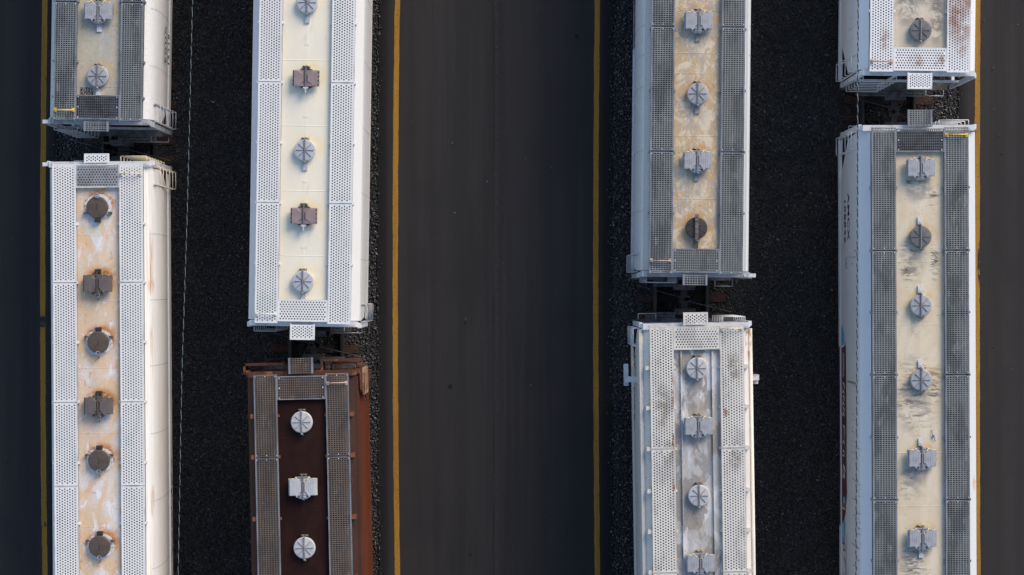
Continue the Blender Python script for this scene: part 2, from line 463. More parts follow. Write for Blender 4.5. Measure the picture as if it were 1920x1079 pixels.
def wing_poly(kind_):
    if kind_ == 'shield':
        return [(-.345,.238),(-.214,.238),(-.178,.285),(-.068,.143),(-.03,.143),(-.03,-.13),(-.062,-.13),(-.165,-.275),(-.215,-.214),(-.345,-.214)]
    return [(-.315,.21),(-.185,.21),(-.075,.115),(-.035,.115),(-.035,-.115),(-.075,-.115),(-.185,-.215),(-.315,-.215)]
def me_wings(m, kind_):
    b = MB(); top = .24 if kind_ == 'shield' else .22
    for s in (-1,1):
        p = [(s*x, y) for x, y in wing_poly(kind_)]
        b.bevel(p, .15, top, .020, .022)
        y1 = p[0][1]; y0 = p[-1][1]; xa = p[0][0]
        xb = s*(.385 if kind_ == 'shield' else .355)
        b.add([(xa,y0,top-.002),(xa,y1,top-.002),(xb,y1,.17),(xb,y0,.17),(xa,y0,.10),(xa,y1,.10),(xb,y1,.10),(xb,y0,.10)],
              [(0,1,2,3) if s < 0 else (3,2,1,0),(3,2,6,7),(7,6,2,3),(0,3,7,4),(1,5,6,2)])
        # pressed lines along the wing
        for q in (.10,.16,.22,.27):
            b.box(s*q-.003, s*q+.003, y0+.03+(.06 if q < .2 else 0), y1-.03-(.06 if q < .2 else 0), top, top+.004)
    return b.mesh('vent_hood', m)
def me_rim(m, s):  # pale strips along the notch stand in for sun-caught edges
    b = MB()
    if True:
        p = [(-.345,.238),(-.214,.238),(-.178,.285),(-.068,.143),(-.03,.143)]
        for a, c in zip(p, p[1:]): b.tube((s*a[0],a[1],.232),(s*c[0],c[1],.232),.011,0,5)
    return b.mesh('rim_highlight', m)
def me_centre(m, dark):
    b = MB()
    b.bevel([(-.17,-.275),(-.06,-.325),(.06,-.325),(.17,-.275),(.075,-.12),(-.075,-.12)], .10, .20, .045, .07, 0)
    for s in (-1,1):
        b.prism([(s*.070,-.20),(s*.088,-.19),(s*.118,-.245),(s*.100,-.257)], .188, .204, 1)
    return b.mesh('vent_body', [m, dark])
def me_vhead(m):
    b = MB(); b.bevel([(-.175,.285),(.175,.285),(.07,.14),(-.07,.14)], .08, .14, .03, .03, 0)
    return b.mesh('vent_neck', m)
def me_slots(m):
    b = MB()
    for s in (-1,1):
        for k in range(4):
            y = -.17+k*.11; b.box(s*.322, s*.352, y-.016, y+.016, .188, .204)
    return b.mesh('vent_slot', m)
def me_roundvent(m):
    b = MB(); b.lathe([(0.275,0),(0.285,.10),(.27,.13),(.1,.135)], 32); return b.mesh('hatch_cover', m)
def me_studs(m):
    b = MB()
    for s in (-1,1):
        b.box(s*.27, s*.34, .12, .17, .06, .10); b.lathe([(.035,0),(.035,.11),(.018,.14)], 8, 0, (s*.35,.15,0))
    return b.mesh('clamp_bolt', m)
def me_eye(m):
    b = MB()
    pts = [(.055*math.cos(t), -.30+.055*math.sin(t), .19) for t in [2*math.pi*k/12 for k in range(13)]]
    b.path(pts, .014); b.tube((0,-.35,.12),(0,-.42,.03),.022,0,8); return b.mesh('eye_latch', m)
def me_block(m):
    b = MB(); b.box(-.075,.075,.29,.40,0,.14); b.box(-.05,.05,.325,.37,.14,.155); return b.mesh('hinge', m)
def me_ring(m):
    b = MB()
    rng = random.Random(4); n = 28; r0 = .285
    pts = [((r0+.07+rng.uniform(-.015,.03))*math.cos(2*math.pi*k/n)*1.0, (r0+.07+rng.uniform(-.02,.03))*math.sin(2*math.pi*k/n)-.01) for k in range(n)]
    b.prism(pts, 0.0, .006); return b.mesh('sealant_ring', m)
M_RIMW = paint('sunlit_rim', (0.66,0.58,0.49), 0.6)  # sunlight on the hood edges, put into the colour
M_SEALANT = paint('white_sealant', (0.66,0.67,0.70), 0.7, layers=[dict(col=(0.36,0.32,0.28), scale=(9,9,9), lo=.5, hi=.65)])
M_ARM = paint('rusty_latch_arm', (0.17,0.145,0.135), 0.55, metal=0.3, layers=[dict(col=(0.09,0.065,0.055), scale=(8,8,8))])

def hatch(car, v, kind_, m, flip=False, ztop=4.479, dark=None, seal=None, tab=M_WHITETAB, u=0.0, rot=0.0, dirs=1):
    rz = (math.pi if flip and kind_ != 'shield' else 0.0) + rot
    def sub(name, key, fn, par):
        turn = math.pi if flip and kind_ == 'shield' and name in ('hinge', 'latch', 'latch_plate') else 0.0
        return link(name, cached(key, fn), par, None, turn)
    if kind_ in ('round', 'plainbar', 'stud'):
        h = link('hatch_cover', cached(('round', m.name), lambda: me_round(m)), car, (u, v, ztop), rz)
        sub('collar', ('collar', m.name), lambda: me_collar(m), h)
    if kind_ == 'round':
        sub('rib', ('ribs', dark.name), lambda: me_ribs(dark), h)
        sub('latch_bar', ('bar', dark.name), lambda: me_bar(dark), h)
        sub('hinge', ('hinge', m is M_SILV), lambda: me_hinge(M_ARM if m is M_SILV else M_HINGE), h)
        sub('latch', ('latch', dark.name), lambda: me_latch(M_LATCH), h)
        if tab: sub('latch_plate', ('tab', tab.name), lambda: me_tab(tab), h)
    elif kind_ == 'plainbar':
        def f():
            b = MB(); b.box(-.045,.045,-.30,.36,.17,.235); b.box(-.047,.047,.19,.37,.236,.256); return b.mesh('latch_bar', M_ARM)
        sub('latch_bar', ('bigbar',), f, h)
        sub('latch', ('latchp',), lambda: me_latch(M_LATCH), h)
        sub('latch_plate', ('tabarm',), lambda: me_tab(M_ARM), h)
        def r4():
            b = MB()
            for t in (R(25), R(155), R(205), R(335)):
                b.tube((.06*math.cos(t),.06*math.sin(t),.166),(.26*math.cos(t),.26*math.sin(t),.162),.008)
            return b.mesh('rib', M_BLACKL)
        sub('rib', ('rib4',), r4, h)
    elif kind_ == 'stud':
        sub('sealant_ring', ('ring',), lambda: me_ring(M_SEALANT), h)
        for s in (1,): sub('clamp_bolt', ('studs',), lambda: me_studs(M_ARM), h)
        sub('eye_latch', ('eye',), lambda: me_eye(M_LATCH), h)
        sub('hinge', ('block',), lambda: me_block(M_LATCHD), h)
        def dent():
            b = MB(); b.path([(.0,-.09,.170),(.005,-.02,.172),(.01,.05,.170)], .008); return b.mesh('handle', M_LATCHD)
        sub('handle', ('dent',), dent, h)
    elif kind_ == 'shield':
        h = link('hatch_cover', cached(('rv', m.name), lambda: me_roundvent(dark)), car, (u, v, ztop), rz)
        sub('vent_hood', ('wings', m.name), lambda: me_wings(m, 'shield'), h)
        sub('vent_body', ('centre', m.name), lambda: me_centre(m, M_BLACK), h)
        [sub('rim_highlight', ('rim', m.name, q_), lambda: me_rim(M_RIMW if m is not M_BROWNV else M_HINGE, q_), h) for q_ in (-1,1)]
        sub('vent_neck', ('neck', dark.name), lambda: me_vhead(dark), h)
        def bar():
            b = MB(); b.box(-.016,.016,-.30,.33,.225,.262); return b.mesh('latch_bar', dark)
        sub('latch_bar', ('sbar', dark.name), bar, h)
        if m is M_BROWNV:
            sub('hinge', ('block',), lambda: me_block(M_LATCHD), h); sub('clamp_bolt', ('studs',), lambda: me_studs(M_ARM), h)
            sub('eye_latch', ('eye',), lambda: me_eye(M_LATCH), h)
        else:
            sub('hinge', ('hinge', m is M_SILV), lambda: me_hinge(M_ARM if m is M_SILV else M_HINGE), h)
            sub('latch', ('latch2',), lambda: me_latch(M_LATCH), h)
            if tab: sub('latch_plate', ('tab', tab.name), lambda: me_tab(tab), h)
    elif kind_ == 'wing':
        h = link('hatch_cover', cached(('rvb', m.name), lambda: me_roundvent(M_BLACKL)), car, (u, v, ztop), rz)
        sub('vent_hood', ('wingsw', m.name), lambda: me_wings(m, 'wing'), h)
        sub('vent_slot', ('slots',), lambda: me_slots(M_BLACK), h)
        def bar():
            b = MB(); b.box(-.02,.02,-.26,.33,.215,.25)
            for s in (-1,1): b.box(s*.048, s*.056, -.10, .12, .222, .228)
            return b.mesh('latch_bar', M_GREYD)
        sub('latch_bar', ('wbar',), bar, h)
        sub('hinge', ('hinge', m is M_SILV), lambda: me_hinge(M_ARM if m is M_SILV else M_HINGE), h)
        def wl():
            b = MB(); b.prism([(-.07,-.24),(.07,-.24),(.07,-.27),(.015,-.31),(.015,-.40),(-.015,-.40),(-.015,-.31),(-.07,-.27)], .16, .26); return b.mesh('latch', M_GREYW)
        sub('latch', ('wlatch',), wl, h)
        if tab: sub('latch_plate', ('tab', tab.name), lambda: me_tab(tab), h)
    if seal:
        def sl():
            b = MB(); b.lathe([(.018,0),(.026,.03),(.016,.05)], 8); return b.mesh('seal', M_SEAL)
        o = link('seal', cached(('seal',), sl), h, (seal[0], seal[1], .20))
    return h

# ------------------------------------------------------------------ writing
def text_mesh(s, size, mat, spacing=1.0):
    cu = bpy.data.curves.new('writing', 'FONT'); cu.body = s; cu.size = size; cu.space_character = spacing
    cu.offset = size*0.03
    cu.align_x = 'CENTER'; cu.align_y = 'CENTER'
    tmp = bpy.data.objects.new('writing', cu); COL.objects.link(tmp)
    dg = bpy.context.evaluated_depsgraph_get(); dg.update()
    me = bpy.data.meshes.new_from_object(tmp.evaluated_get(dg))
    bpy.data.objects.remove(tmp); bpy.data.curves.remove(cu)
    me.name = 'reporting_mark'; me.materials.clear(); me.materials.append(mat)
    return me
def side_text(car, s, u, v, h, size, mat, side, spacing=1.0, tilt=0.0, stretch=1.0):
    o = link('reporting_mark', text_mesh(s, size, mat, spacing), car)
    d = 1 if side > 0 else -1
    Mx = Matrix(((0,0,d,u),(d,0,0,v),(0,1,0,h),(0,0,0,1)))
    o.matrix_local = Mx @ Matrix.Rotation(tilt, 4, 'X') @ Matrix.Diagonal((stretch,1,1,1))
    return o
M_INK = paint('black_lettering', (0.012,0.012,0.014), 0.6)
M_INKW = paint('white_lettering', (0.62,0.64,0.66), 0.6)

# ------------------------------------------------------------------ hopper car builder
LEN = 17.6
M_DKEND = paint('grimy_end_steel', (0.10,0.105,0.115), 0.7, layers=[dict(col=(0.05,0.05,0.052), scale=(4,4,4))])
M_DECK = paint('shade_under_plate', (0.21,0.21,0.21), 0.8, layers=[dict(col=(0.28,0.275,0.27), scale=(3,2,3), lo=.5, hi=.7)])  # shade below perforated boards, put into the sheet's colour
M_DECKB = paint('shade_under_grate', (0.045,0.049,0.055), 0.8, layers=[dict(col=(0.08,0.083,0.088), scale=(2,1,2))])  # deeper tone for the shade below bar gratings
class Car: pass
def sgrid(n0, n1, n): return [n0+(n1-n0)*i/n for i in range(n+1)]

def hopper(sp):
    """car frame: u to the right of the picture, v along the track with 0 at the visible end, h up"""
    d = sp['dir']; a = sp['ang']
    rz = -a if d > 0 else a
    X = sp['x']; Y = wy(sp['endpy'], 4.5)
    car = empty('hopper_car', (X, Y, 0), rz)
    tag(car, sp['label'], 'rail car', 'covered hopper rail cars')
    ca, sa = math.cos(rz), math.sin(rz)
    def V(py, h=4.5, px=None):
        """distance along the car of a photograph row"""
        dx = 0.0; dy = wy(py, h)-Y
        if px is not None: dx = wx(px, h)-X
        return -sa*dx + ca*dy
    car_fn = V
    s2v = lambda s: d*s
    rin, rout, prof = sp['rin'], sp['rout'], sp['prof']
    mat_b, mat_r, mat_w = sp['body'], sp['roof'], sp['walk']
    hw = max(p[0] for p in prof)
    # --- body shell
    mb = MB(); P = [(0.0,4.47),(rin,4.45)]+prof
    full = [(-u,h) for u,h in P[:0:-1]] + P
    n = len(full)
    soff = lambda h: .10+max(0.0, sp.get('slope', (2.7,.8))[0]-h)*sp.get('slope', (2.7,.8))[1]
    rows = []
    for e in (0,1):
        for (u,h) in full:
            s = soff(h) if e == 0 else LEN-soff(h)
            rows.append((u, s2v(s), h))
    mb.v += rows
    for i in range(n-1):
        q = (i, i+1, i+n+1, i+n) if d > 0 else (i+n, i+n+1, i+1, i)
        mb.f.append(q); mb.m.append(0); mb.sm.append(sp.get('smooth', False) and 2 <= min(i, n-2-i) or False)
    mb.v += rows   # the end sheets keep corners of their own
    for e in (0,1):
        b = (2+e)*n
        for i in range(n//2):
            q = (b+i, b+i+1, b+n-2-i, b+n-1-i)
            if len(set(q)) < 4: q = tuple(dict.fromkeys(q))
            if (e == 0) == (d > 0): q = q[::-1]
            mb.f.append(q); mb.m.append(0); mb.sm.append(False)
    # vertical weld seams following the section
    for py in sp.get('seams', []):
        v = V(py, 3.8)
        for sgn in (-1,1):
            for (p, q) in zip(prof[1:], prof[2:]):
                w = .012
                nn = Vector((q[1]-p[1], 0, p[0]-q[0])); nn.normalize(); nn *= -.005
                if nn.x < 0: nn = -nn
                mb.poly([(sgn*(p[0]+nn.x), v-w, p[1]+abs(nn.z)),(sgn*(p[0]+nn.x), v+w, p[1]+abs(nn.z)),(sgn*(q[0]+nn.x), v+w, q[1]+abs(nn.z)),(sgn*(q[0]+nn.x), v-w, q[1]+abs(nn.z))], 1)
    me = mb.mesh('body', [mat_b, sp.get('seam_mat', mat_b)])
    link('body', me, car)
    # --- roof panel between the walks, with weld beads across
    rp = MB(); zt = 4.476
    rp.add([(-rin+.01,s2v(.12),zt-.02),(0,s2v(.12),zt),(rin-.01,s2v(.12),zt-.02),(-rin+.01,s2v(LEN-.12),zt-.02),(0,s2v(LEN-.12),zt),(rin-.01,s2v(LEN-.12),zt-.02)],
           [(0,1,4,3),(1,2,5,4)] if d > 0 else [(3,4,1,0),(4,5,2,1)])
    for py in sp.get('beads', []):
        v = V(py)
        for sg in (-1,1):
            e_ = sg*(rin-.02)
            rp.add([(0,v-.014,zt),(0,v,zt+.006),(0,v+.014,zt),(e_,v-.014,zt-.02),(e_,v,zt-.014),(e_,v+.014,zt-.02)], [(0,1,4,3)[::-sg],(1,2,5,4)[::-sg]])
    if sp.get('raised'):   # raised centre panel with upstanding edges
        w = sp['raised']
        for sgn in (-1,1):
            rp.box(sgn*(w-.012), sgn*(w+.03), s2v(.55), s2v(LEN-.5), zt-.03, zt+.05)
    link('roof_panel', rp.mesh('roof_panel', mat_r), car)
    for (py0, sz) in sp.get('patches', []):
        pm = MB(); v = V(py0); pm.box(-.06+sz, .06+sz, v-.035, v+.035, zt-.01, zt+.006); pm.build('roof_patch', mat_r, car)
    # --- running boards
    zb = 4.58
    perf = sp['walk_type'] == 'perf'
    e0, e1 = sp.get('board_s', (.0, LEN))
    bounds = [e0]
    cuts = sorted(abs(V(py)) for py in sp['cuts'])
    bounds += [c for c in cuts]
    while bounds[-1] + 3.6 < e1: bounds.append(bounds[-1]+3.28)
    bounds.append(e1)
    for sgn in (-1,1):
        for bi, (sa_, sb_) in enumerate(zip(bounds, bounds[1:])):
            b = MB(); x0, x1 = sorted((sgn*rin, sgn*rout)); y0, y1 = sorted((s2v(sa_+.008), s2v(sb_-.008)))
            if perf:
                perf_plate(b, x0+.02, x1-.02, y0+.02, y1-.02, zb)
            else:
                bar_grate(b, x0+.035, x1-.035, y0+.03, y1-.03, zb)
                for q in (.07, .5, .93):
                    for yy in (y0+.05, y1-.05):
                        b.box(x0+(x1-x0)*q-.012, x0+(x1-x0)*q+.012, yy-.012, yy+.012, zb+.001, zb+.010, 1)
            o = b.build('running_board', [mat_w, M_WHITETAB], car)
            fr = MB(); t = .02 if perf else .03
            fr.box(x0, x0+t, y0, y1, zb-.06, zb+.004); fr.box(x1-t, x1, y0, y1, zb-.06, zb+.004)
            zc = zb+.003 if perf else zb-.03
            fr.box(x0+t, x1-t, y0, y0+.02, zb-.05, zc); fr.box(x0+t, x1-t, y1-.02, y1, zb-.05, zc)
            fr.build('board_frame', sp['frame'], o)
    # supports under the boards
    sup = [abs(V(py)) for py in sp['supports']]
    stp = 1.63
    while sup[-1]+stp < LEN-.5: sup.append(sup[-1]+stp)
    def me_sup(sgn):
        b = MB()
        if True:
            b.box(sgn*(rin+.01), sgn*(rout-.01), -.05, .05, 4.36, zb-.045 if perf else zb-.040, 0)
            b.box(sgn*(rout+.0), sgn*(rout+.035), -.03, .03, 4.30, zb-.02, 1)
            b.box(sgn*(rin-.045), sgn*(rin-.0), -.035, .035, 4.44, zb-.05, 1)
            if sp.get('clips'):
                b.box(sgn*(rout+.02), sgn*(rout+sp['clips']), -.055, .055, 4.2, zb-.03, 1)
        return b.mesh('board_support', [sp.get('sup_mat', M_DARKRIB), sp.get('clip_mat', sp['frame'])])
    for sgn in (-1,1):
        msup = me_sup(sgn)
        for s in sup: link('board_support', msup, car, (0, s2v(s), 0))
    # dark sheet under each walk, its colour stands in for shade
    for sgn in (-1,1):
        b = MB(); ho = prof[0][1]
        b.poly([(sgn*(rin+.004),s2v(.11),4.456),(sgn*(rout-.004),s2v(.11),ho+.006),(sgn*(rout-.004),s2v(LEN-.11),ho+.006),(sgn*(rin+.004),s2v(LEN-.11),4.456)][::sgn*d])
        b.build('walk_shade', sp.get('deck', M_DECK if perf else M_DECKB), car)
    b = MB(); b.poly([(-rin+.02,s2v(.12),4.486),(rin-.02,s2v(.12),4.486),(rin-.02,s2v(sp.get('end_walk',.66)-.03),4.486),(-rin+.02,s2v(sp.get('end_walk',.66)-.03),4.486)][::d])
    b.build('walk_shade', sp.get('deck', M_DECK if perf else M_DECKB), car)  # same painted shade below the end walk
    # --- end walk across the roof and its little end step
    ew = sp.get('end_walk', .66); e_s = sp.get('end_s', .02)
    for e in (0,1):
        f = (lambda s: s2v(s)) if e == 0 else (lambda s: s2v(LEN-s))
        b = MB(); y0, y1 = sorted((f(e_s), f(ew)))
        if perf: perf_plate(b, -rin+.02, rin-.02, y0+.02, y1-.02, zb+.004, 'x')
        else:
            bar_grate(b, -rin+.03, rin-.03, y0+.02, y1-.02, zb+.004, 'x')
            for sx in (-1,1):
                for yy in (y0+.05,(y0+y1)/2,y1-.05):
                    b.box(sx*(rin-.07)-.014, sx*(rin-.07)+.014, yy-.014, yy+.014, zb+.005, zb+.014, 1)
        o = b.build('end_walk', [sp.get('end_mat', mat_w), M_WHITETAB], car)
        fr = MB(); fr.box(-rin+.002, rin-.002, y0, y0+.025, zb-.06, zb+.008); fr.box(-rin+.002, rin-.002, y1-.025, y1, zb-.06, zb+.008)
        fr.box(-rin+.002,-rin+.02,y0+.026,y1-.026,zb-.06,zb+.007); fr.box(rin-.02,rin-.002,y0+.026,y1-.026,zb-.06,zb+.007)
        fr.build('board_frame', sp['frame'], o)
        tb = sp.get('tab', (0.0, .31, .37)); y0, y1 = sorted((f(-.005), f(-tb[2])))
        b = MB()
        if perf: perf_plate(b, tb[0]-tb[1]+.03, tb[0]+tb[1]-.03, y0+.02, y1-.02, zb+.006, hole=.021, p=.064)
        else: bar_grate(b, tb[0]-tb[1]+.05, tb[0]+tb[1]-.05, y0+.02, y1-.02, zb)
        o = b.build('end_step', [mat_w, M_WHITETAB], car)
        fr = MB(); w = .035 if perf else .05
        fr.box(tb[0]-tb[1], tb[0]-tb[1]+w, y0, y1, zb-.08, zb+.01); fr.box(tb[0]+tb[1]-w, tb[0]+tb[1], y0, y1, zb-.08, zb+.01)
        if not perf: fr.box(tb[0]-tb[1]+w, tb[0]+tb[1]-w, y0, y0+.02, zb-.08, zb-.05)
        if perf:
            ya, yb = (y0, y0+.022) if f(-1) < f(0) else (y1-.022, y1)
            fr.box(tb[0]-tb[1]+w, tb[0]+tb[1]-w, ya, yb, zb-.04, zb+.009)
        fr.build('board_frame', sp['frame'], o)
    # --- ends: frame, sill, platform, ladder, coupler (both ends alike)
    me_f = sp['end_frame_mat']
    for e in (0,1):
        f = (lambda s: s2v(s)) if e == 0 else (lambda s: s2v(LEN-s))
        b = MB()
        b.box(-hw+.1, hw-.1, f(-.07), f(.085), 4.27, 4.40)
        for sgn in (-1,1):
            b.box(sgn*(hw-.09), sgn*(hw-.01), f(-.10), f(.02), 1.25, 4.25)
            b.add([(sgn*(hw-.10),f(-.06),4.27),(sgn*(hw-.10),f(.08),4.27),(sgn*(hw-.10),f(.08),4.40),(sgn*(hw-.10),f(-.06),4.40),(sgn*(hw+.02),f(-.1),4.1),(sgn*(hw+.02),f(.02),4.1)],
                  [(0,1,5,4),(3,2,5,4),(0,4,3),(1,2,5)])
        b.box(-hw+.05, hw-.05, f(-.06), f(-.0), 2.55, 2.67)
        b.build('end_frame', me_f, car)
        b = MB(); b.box(-hw+.02, hw-.02, f(-.14), f(.10), 1.02, 1.24); b.box(-.3,.3,f(-.42),f(-.26),.72,1.2)
        b.build('end_sill', sp.get('sill_mat', M_DKEND), car)
        pu0, pu1 = sp.get('platform', (-.9,.9))
        b = MB(); y0, y1 = sorted((f(-.12), f(-.33))); perf_plate(b, pu0, pu1, y0, y1, 1.26, 'x')
        b.build('crossover_platform', sp.get('plat_mat', M_DKEND), car)
        # end ladder
        b = MB(); l0, l1 = sp['end_ladder']; r_ = .013
        rungs = sp.get('rungs', 7)
        for k in range(rungs):
            h = 1.45+(4.15-1.45)*k/(rungs-1); o_ = -.22
            b.path([(l0,f(-.05),h),(l0,f(o_),h),(l1,f(o_),h),(l1,f(-.05),h)], r_)
        b.box(l0-.02,l0+.02,f(-.07),f(-.02),1.25,4.25); b.box(l1-.02,l1+.02,f(-.07),f(-.02),1.25,4.25)
        b.build('end_ladder', sp.get('ladder_mat', me_f), car)
        # side ladder at the corner
        b = MB(); sg = sp['side_ladder']; uo = sg*(hw+.14); ui = sg*(hw-.03)
        for k in range(6):
            h = 1.45+2.5*k/5
            b.path([(ui,f(.06),h),(uo,f(.06),h),(uo,f(.54),h),(ui,f(.54),h)], .010)
        b.box(sg*(hw+.01)-.012, sg*(hw+.01)+.012, f(.05), f(.08), 1.3, 4.05); b.box(sg*(hw+.01)-.012, sg*(hw+.01)+.012, f(.52), f(.55), 1.3, 4.05)
        b.build('side_ladder', sp.get('ladder_mat', me_f), car)
        # grab iron over the walk
        gs = sp['grab_side']; gi, gm = sp['grab'][0], sp['grab'][1]
        b = MB(); g0, g1 = sorted((gs*(rin+.02), gs*(rout-.02)))
        b.box(g0, g0+.075, f(gi-.05), f(gi+.05), zb+.004, zb+.03); b.box(g1-.075, g1, f(gi-.05), f(gi+.05), zb+.004, zb+.03)
        b.path([(g0+.04,f(gi),zb+.02),(g0+.04,f(gi-.01),zb+.10),(g1-.04,f(gi-.01),zb+.10),(g1-.04,f(gi),zb+.02)], .017)
        b.build('grab_iron', gm, car)
        # low grab iron beside the platform
        b = MB(); q = -1 if sp['end_ladder'][0] > 0 else 1
        b.path([(q*.85,f(-.14),1.25),(q*.85,f(-.30),1.25),(q*1.35,f(-.30),1.25),(q*1.35,f(-.14),1.25)], .013)
        b.build('handrail', me_f, car)
        # coupler and hose
        b = MB(); b.box(-.09,.09,f(-.42),f(-.62),.78,.96); b.prism([(-.16,f(-.58)),(.17,f(-.58)),(.17,f(-.70)),(.04,f(-.76)),(.02,f(-.66)),(-.16,f(-.72))], .74, .98)
        b.build('coupler', M_LATCHD, car)
        b = MB(); hs = 1 if d > 0 else -1
        pts = [(hs*.33,f(-.3),.85),(hs*.34,f(-.5),.80),(hs*.30,f(-.62),.62),(hs*.20,f(-.68),.52)]
        b.path(pts, .026); b.build('air_hose', M_BLACK, car)
        b = MB(); b.tube((hs*-1.35,f(-.30),.95),(hs*-.15,f(-.62),1.0),.013); b.build('cut_lever', M_DKEND, car)
        if sp.get('corner') is not None:
            cs_ = sp['corner']; b = MB()
            b.box(cs_*(hw-.22), cs_*(hw+.10), f(-.06), f(.04), 4.22, 4.30)
            b.box(cs_*(hw-.22), cs_*(hw-.19), f(-.06), f(.02), 4.30, 4.42)
            b.build('corner_bracket', M_WHITETAB if sp.get('white_corner', True) else me_f, car)
        # bogie
        bo = MB(); cv = f(1.9)
        for sgn in (-1,1):
            bo.box(sgn*.95, sgn*1.12, cv-1.2, cv+1.2, .45, .68); bo.box(sgn*.93, sgn*1.14, cv-.3, cv+.3, .3, .8)
        bo.box(-1.0,1.0,cv-.22,cv+.22,.55,.78)
        bob = bo.build('bogie', M_LATCHD, car)
        wm = MB()
        for sgn in (-1,1):
            ring = []
            for (xx, rr) in ((.70,.47),(.725,.47),(.73,.44),(.84,.435),(.84,.1)):
                ring.append([(sgn*xx, rr*math.cos(2*math.pi*k/24), .155+.44+rr*math.sin(2*math.pi*k/24)) for k in range(24)])
            vs = [p for q_ in ring for p in q_]
            wm.add(vs, [(i*24+k, i*24+(k+1)%24, (i+1)*24+(k+1)%24, (i+1)*24+k) for i in range(4) for k in range(24)], 0, True)
        wm.tube((-.72,0,.595),(.72,0,.595),.08,0,12)
        wme = wm.mesh('wheelset', M_RAIL)
        for q in (-.87,.87): link('wheelset', wme, bob, (0, cv+q, 0))
    # --- side sills and underframe
    hs_ = prof[-1]; so = sp.get('sill', (hs_[0]-.02, hs_[0]+.05, 1.15, hs_[1]-.005))
    for sgn in (-1,1):
        b = MB(); b.box(sgn*so[0], sgn*so[1], s2v(.11), s2v(LEN-.11), so[2], so[3]); b.build('side_sill', sp.get('side_sill_mat', mat_b), car)
    b = MB(); b.box(-.2,.2,s2v(.1),s2v(LEN-.1),.82,1.1); b.build('centre_sill', M_LATCHD, car)
    nb = 3
    for k in range(nb):
        s0 = 2.9+k*(LEN-5.8)/nb+.15; s1 = s0+(LEN-5.8)/nb-.3; c = (s0+s1)/2; b = MB(); z1 = hs_[1]+.02
        b.add([(-hs_[0]+.04,s2v(s0),z1),(hs_[0]-.04,s2v(s0),z1),(hs_[0]-.04,s2v(s1),z1),(-hs_[0]+.04,s2v(s1),z1),
               (-.45,s2v(c-.35),.42),(.45,s2v(c-.35),.42),(.45,s2v(c+.35),.42),(-.45,s2v(c+.35),.42)],
              [(0,1,5,4),(1,2,6,5),(2,3,7,6),(3,0,4,7),(4,5,6,7)])
        b.build('discharge_chute', mat_b, car)
    if sp.get('pipe'):
        up, zp, rp_ = sp['pipe']
        for sgn in (-1,1):
            b = MB(); b.tube((sgn*up,s2v(.10),zp),(sgn*up,s2v(LEN-.1),zp),rp_,0,12); b.build('eave_pipe', sp.get('pipe_mat', mat_b), car)
    c = Car(); c.root = car; c.V = V; c.s2v = s2v; c.hw = hw; c.d = d; c.X = X; c.Y = Y
    return c

# ------------------------------------------------------------------ paints of the cars
def HV(endpy, pys, ru, rv, du=0.0, dv=0.0):
    return [((du, wy(py, 4.62)-wy(endpy, 4.5)+dv, 4.47), (ru, rv, 1.0)) for py in pys]
HA, HB, HC, HD = (143,22,-100), (389,533,642,762,864,1025), (528,405,282,147,5), (792,914,1028)
HE, HF, HH = (428,302,176,40), (691,800,930,1057), (316,444,573,713,860,1010)
M_GALV = paint('galvanised_grating', (0.235,0.25,0.25), 0.55, metal=0.35, layers=[dict(col=(0.15,0.162,0.165), scale=(2,.7,2)), dict(col=(0.30,0.31,0.295), scale=(5,2,5), lo=.55, hi=.7)])
M_GALVD = paint('dark_grating', (0.115,0.12,0.13), 0.55, metal=0.35, layers=[dict(col=(0.08,0.08,0.088), scale=(2,2,2))])
M_FRAMEG = paint('galvanised_frame', (0.24,0.26,0.29), 0.5, metal=0.3, layers=[dict(col=(0.16,0.17,0.19), scale=(3,1,3))])
M_WALKW = paint('white_walk', (0.69,0.69,0.68), 0.6, layers=[dict(col=(0.55,0.60,0.60), scale=(2.5,1,2), lo=.5, hi=.7, amt=.7)])
M_WALKG = paint('grey_walk', (0.26,0.27,0.29), 0.6, layers=[dict(col=(0.2,0.2,0.21), scale=(3,3,3))])
M_FRAMEW = paint('white_frame', (0.68,0.69,0.69), 0.6, layers=[dict(col=(0.45,0.46,0.48), scale=(4,1,4), lo=.5, hi=.68)])
M_FRAMEC = paint('cream_frame', (0.58,0.555,0.50), 0.6, layers=[dict(col=(0.42,0.39,0.34), scale=(4,1,4), lo=.5, hi=.68)])
M_ENDW = paint('white_end_steel', (0.58,0.60,0.63), 0.6, layers=[dict(col=(0.36,0.36,0.37), scale=(4,4,4), lo=.5, hi=.7)])
M_ENDG = paint('grey_end_steel', (0.34,0.36,0.39), 0.6, layers=[dict(col=(0.2,0.2,0.21), scale=(4,4,4), lo=.5, hi=.7)])
M_ENDB = paint('brown_end_steel', (0.075,0.026,0.015), 0.7, layers=[dict(col=(0.23,0.085,0.03), scale=(3,3,3), lo=.52, hi=.66), dict(col=(0.035,0.016,0.012), scale=(6,6,6), lo=.52, hi=.66)])
M_YEL = paint('yellow_grab', (0.75,0.50,0.04), 0.5, layers=[dict(col=(0.6,0.36,0.05), scale=(14,14,14))])
M_PALEY = paint('worn_yellow_grab', (0.62,0.54,0.35), 0.6, layers=[dict(col=(0.55,0.50,0.44), scale=(12,12,12))])
M_PINK = paint('worn_pink_grab', (0.48,0.36,0.30), 0.6, layers=[dict(col=(0.3,0.22,0.18), scale=(14,14,14))])
M_SEAM = paint('weld_seam', (0.55,0.54,0.53), 0.7)
M_SEAMB = paint('weld_seam_blue', (0.45,0.48,0.50), 0.7)

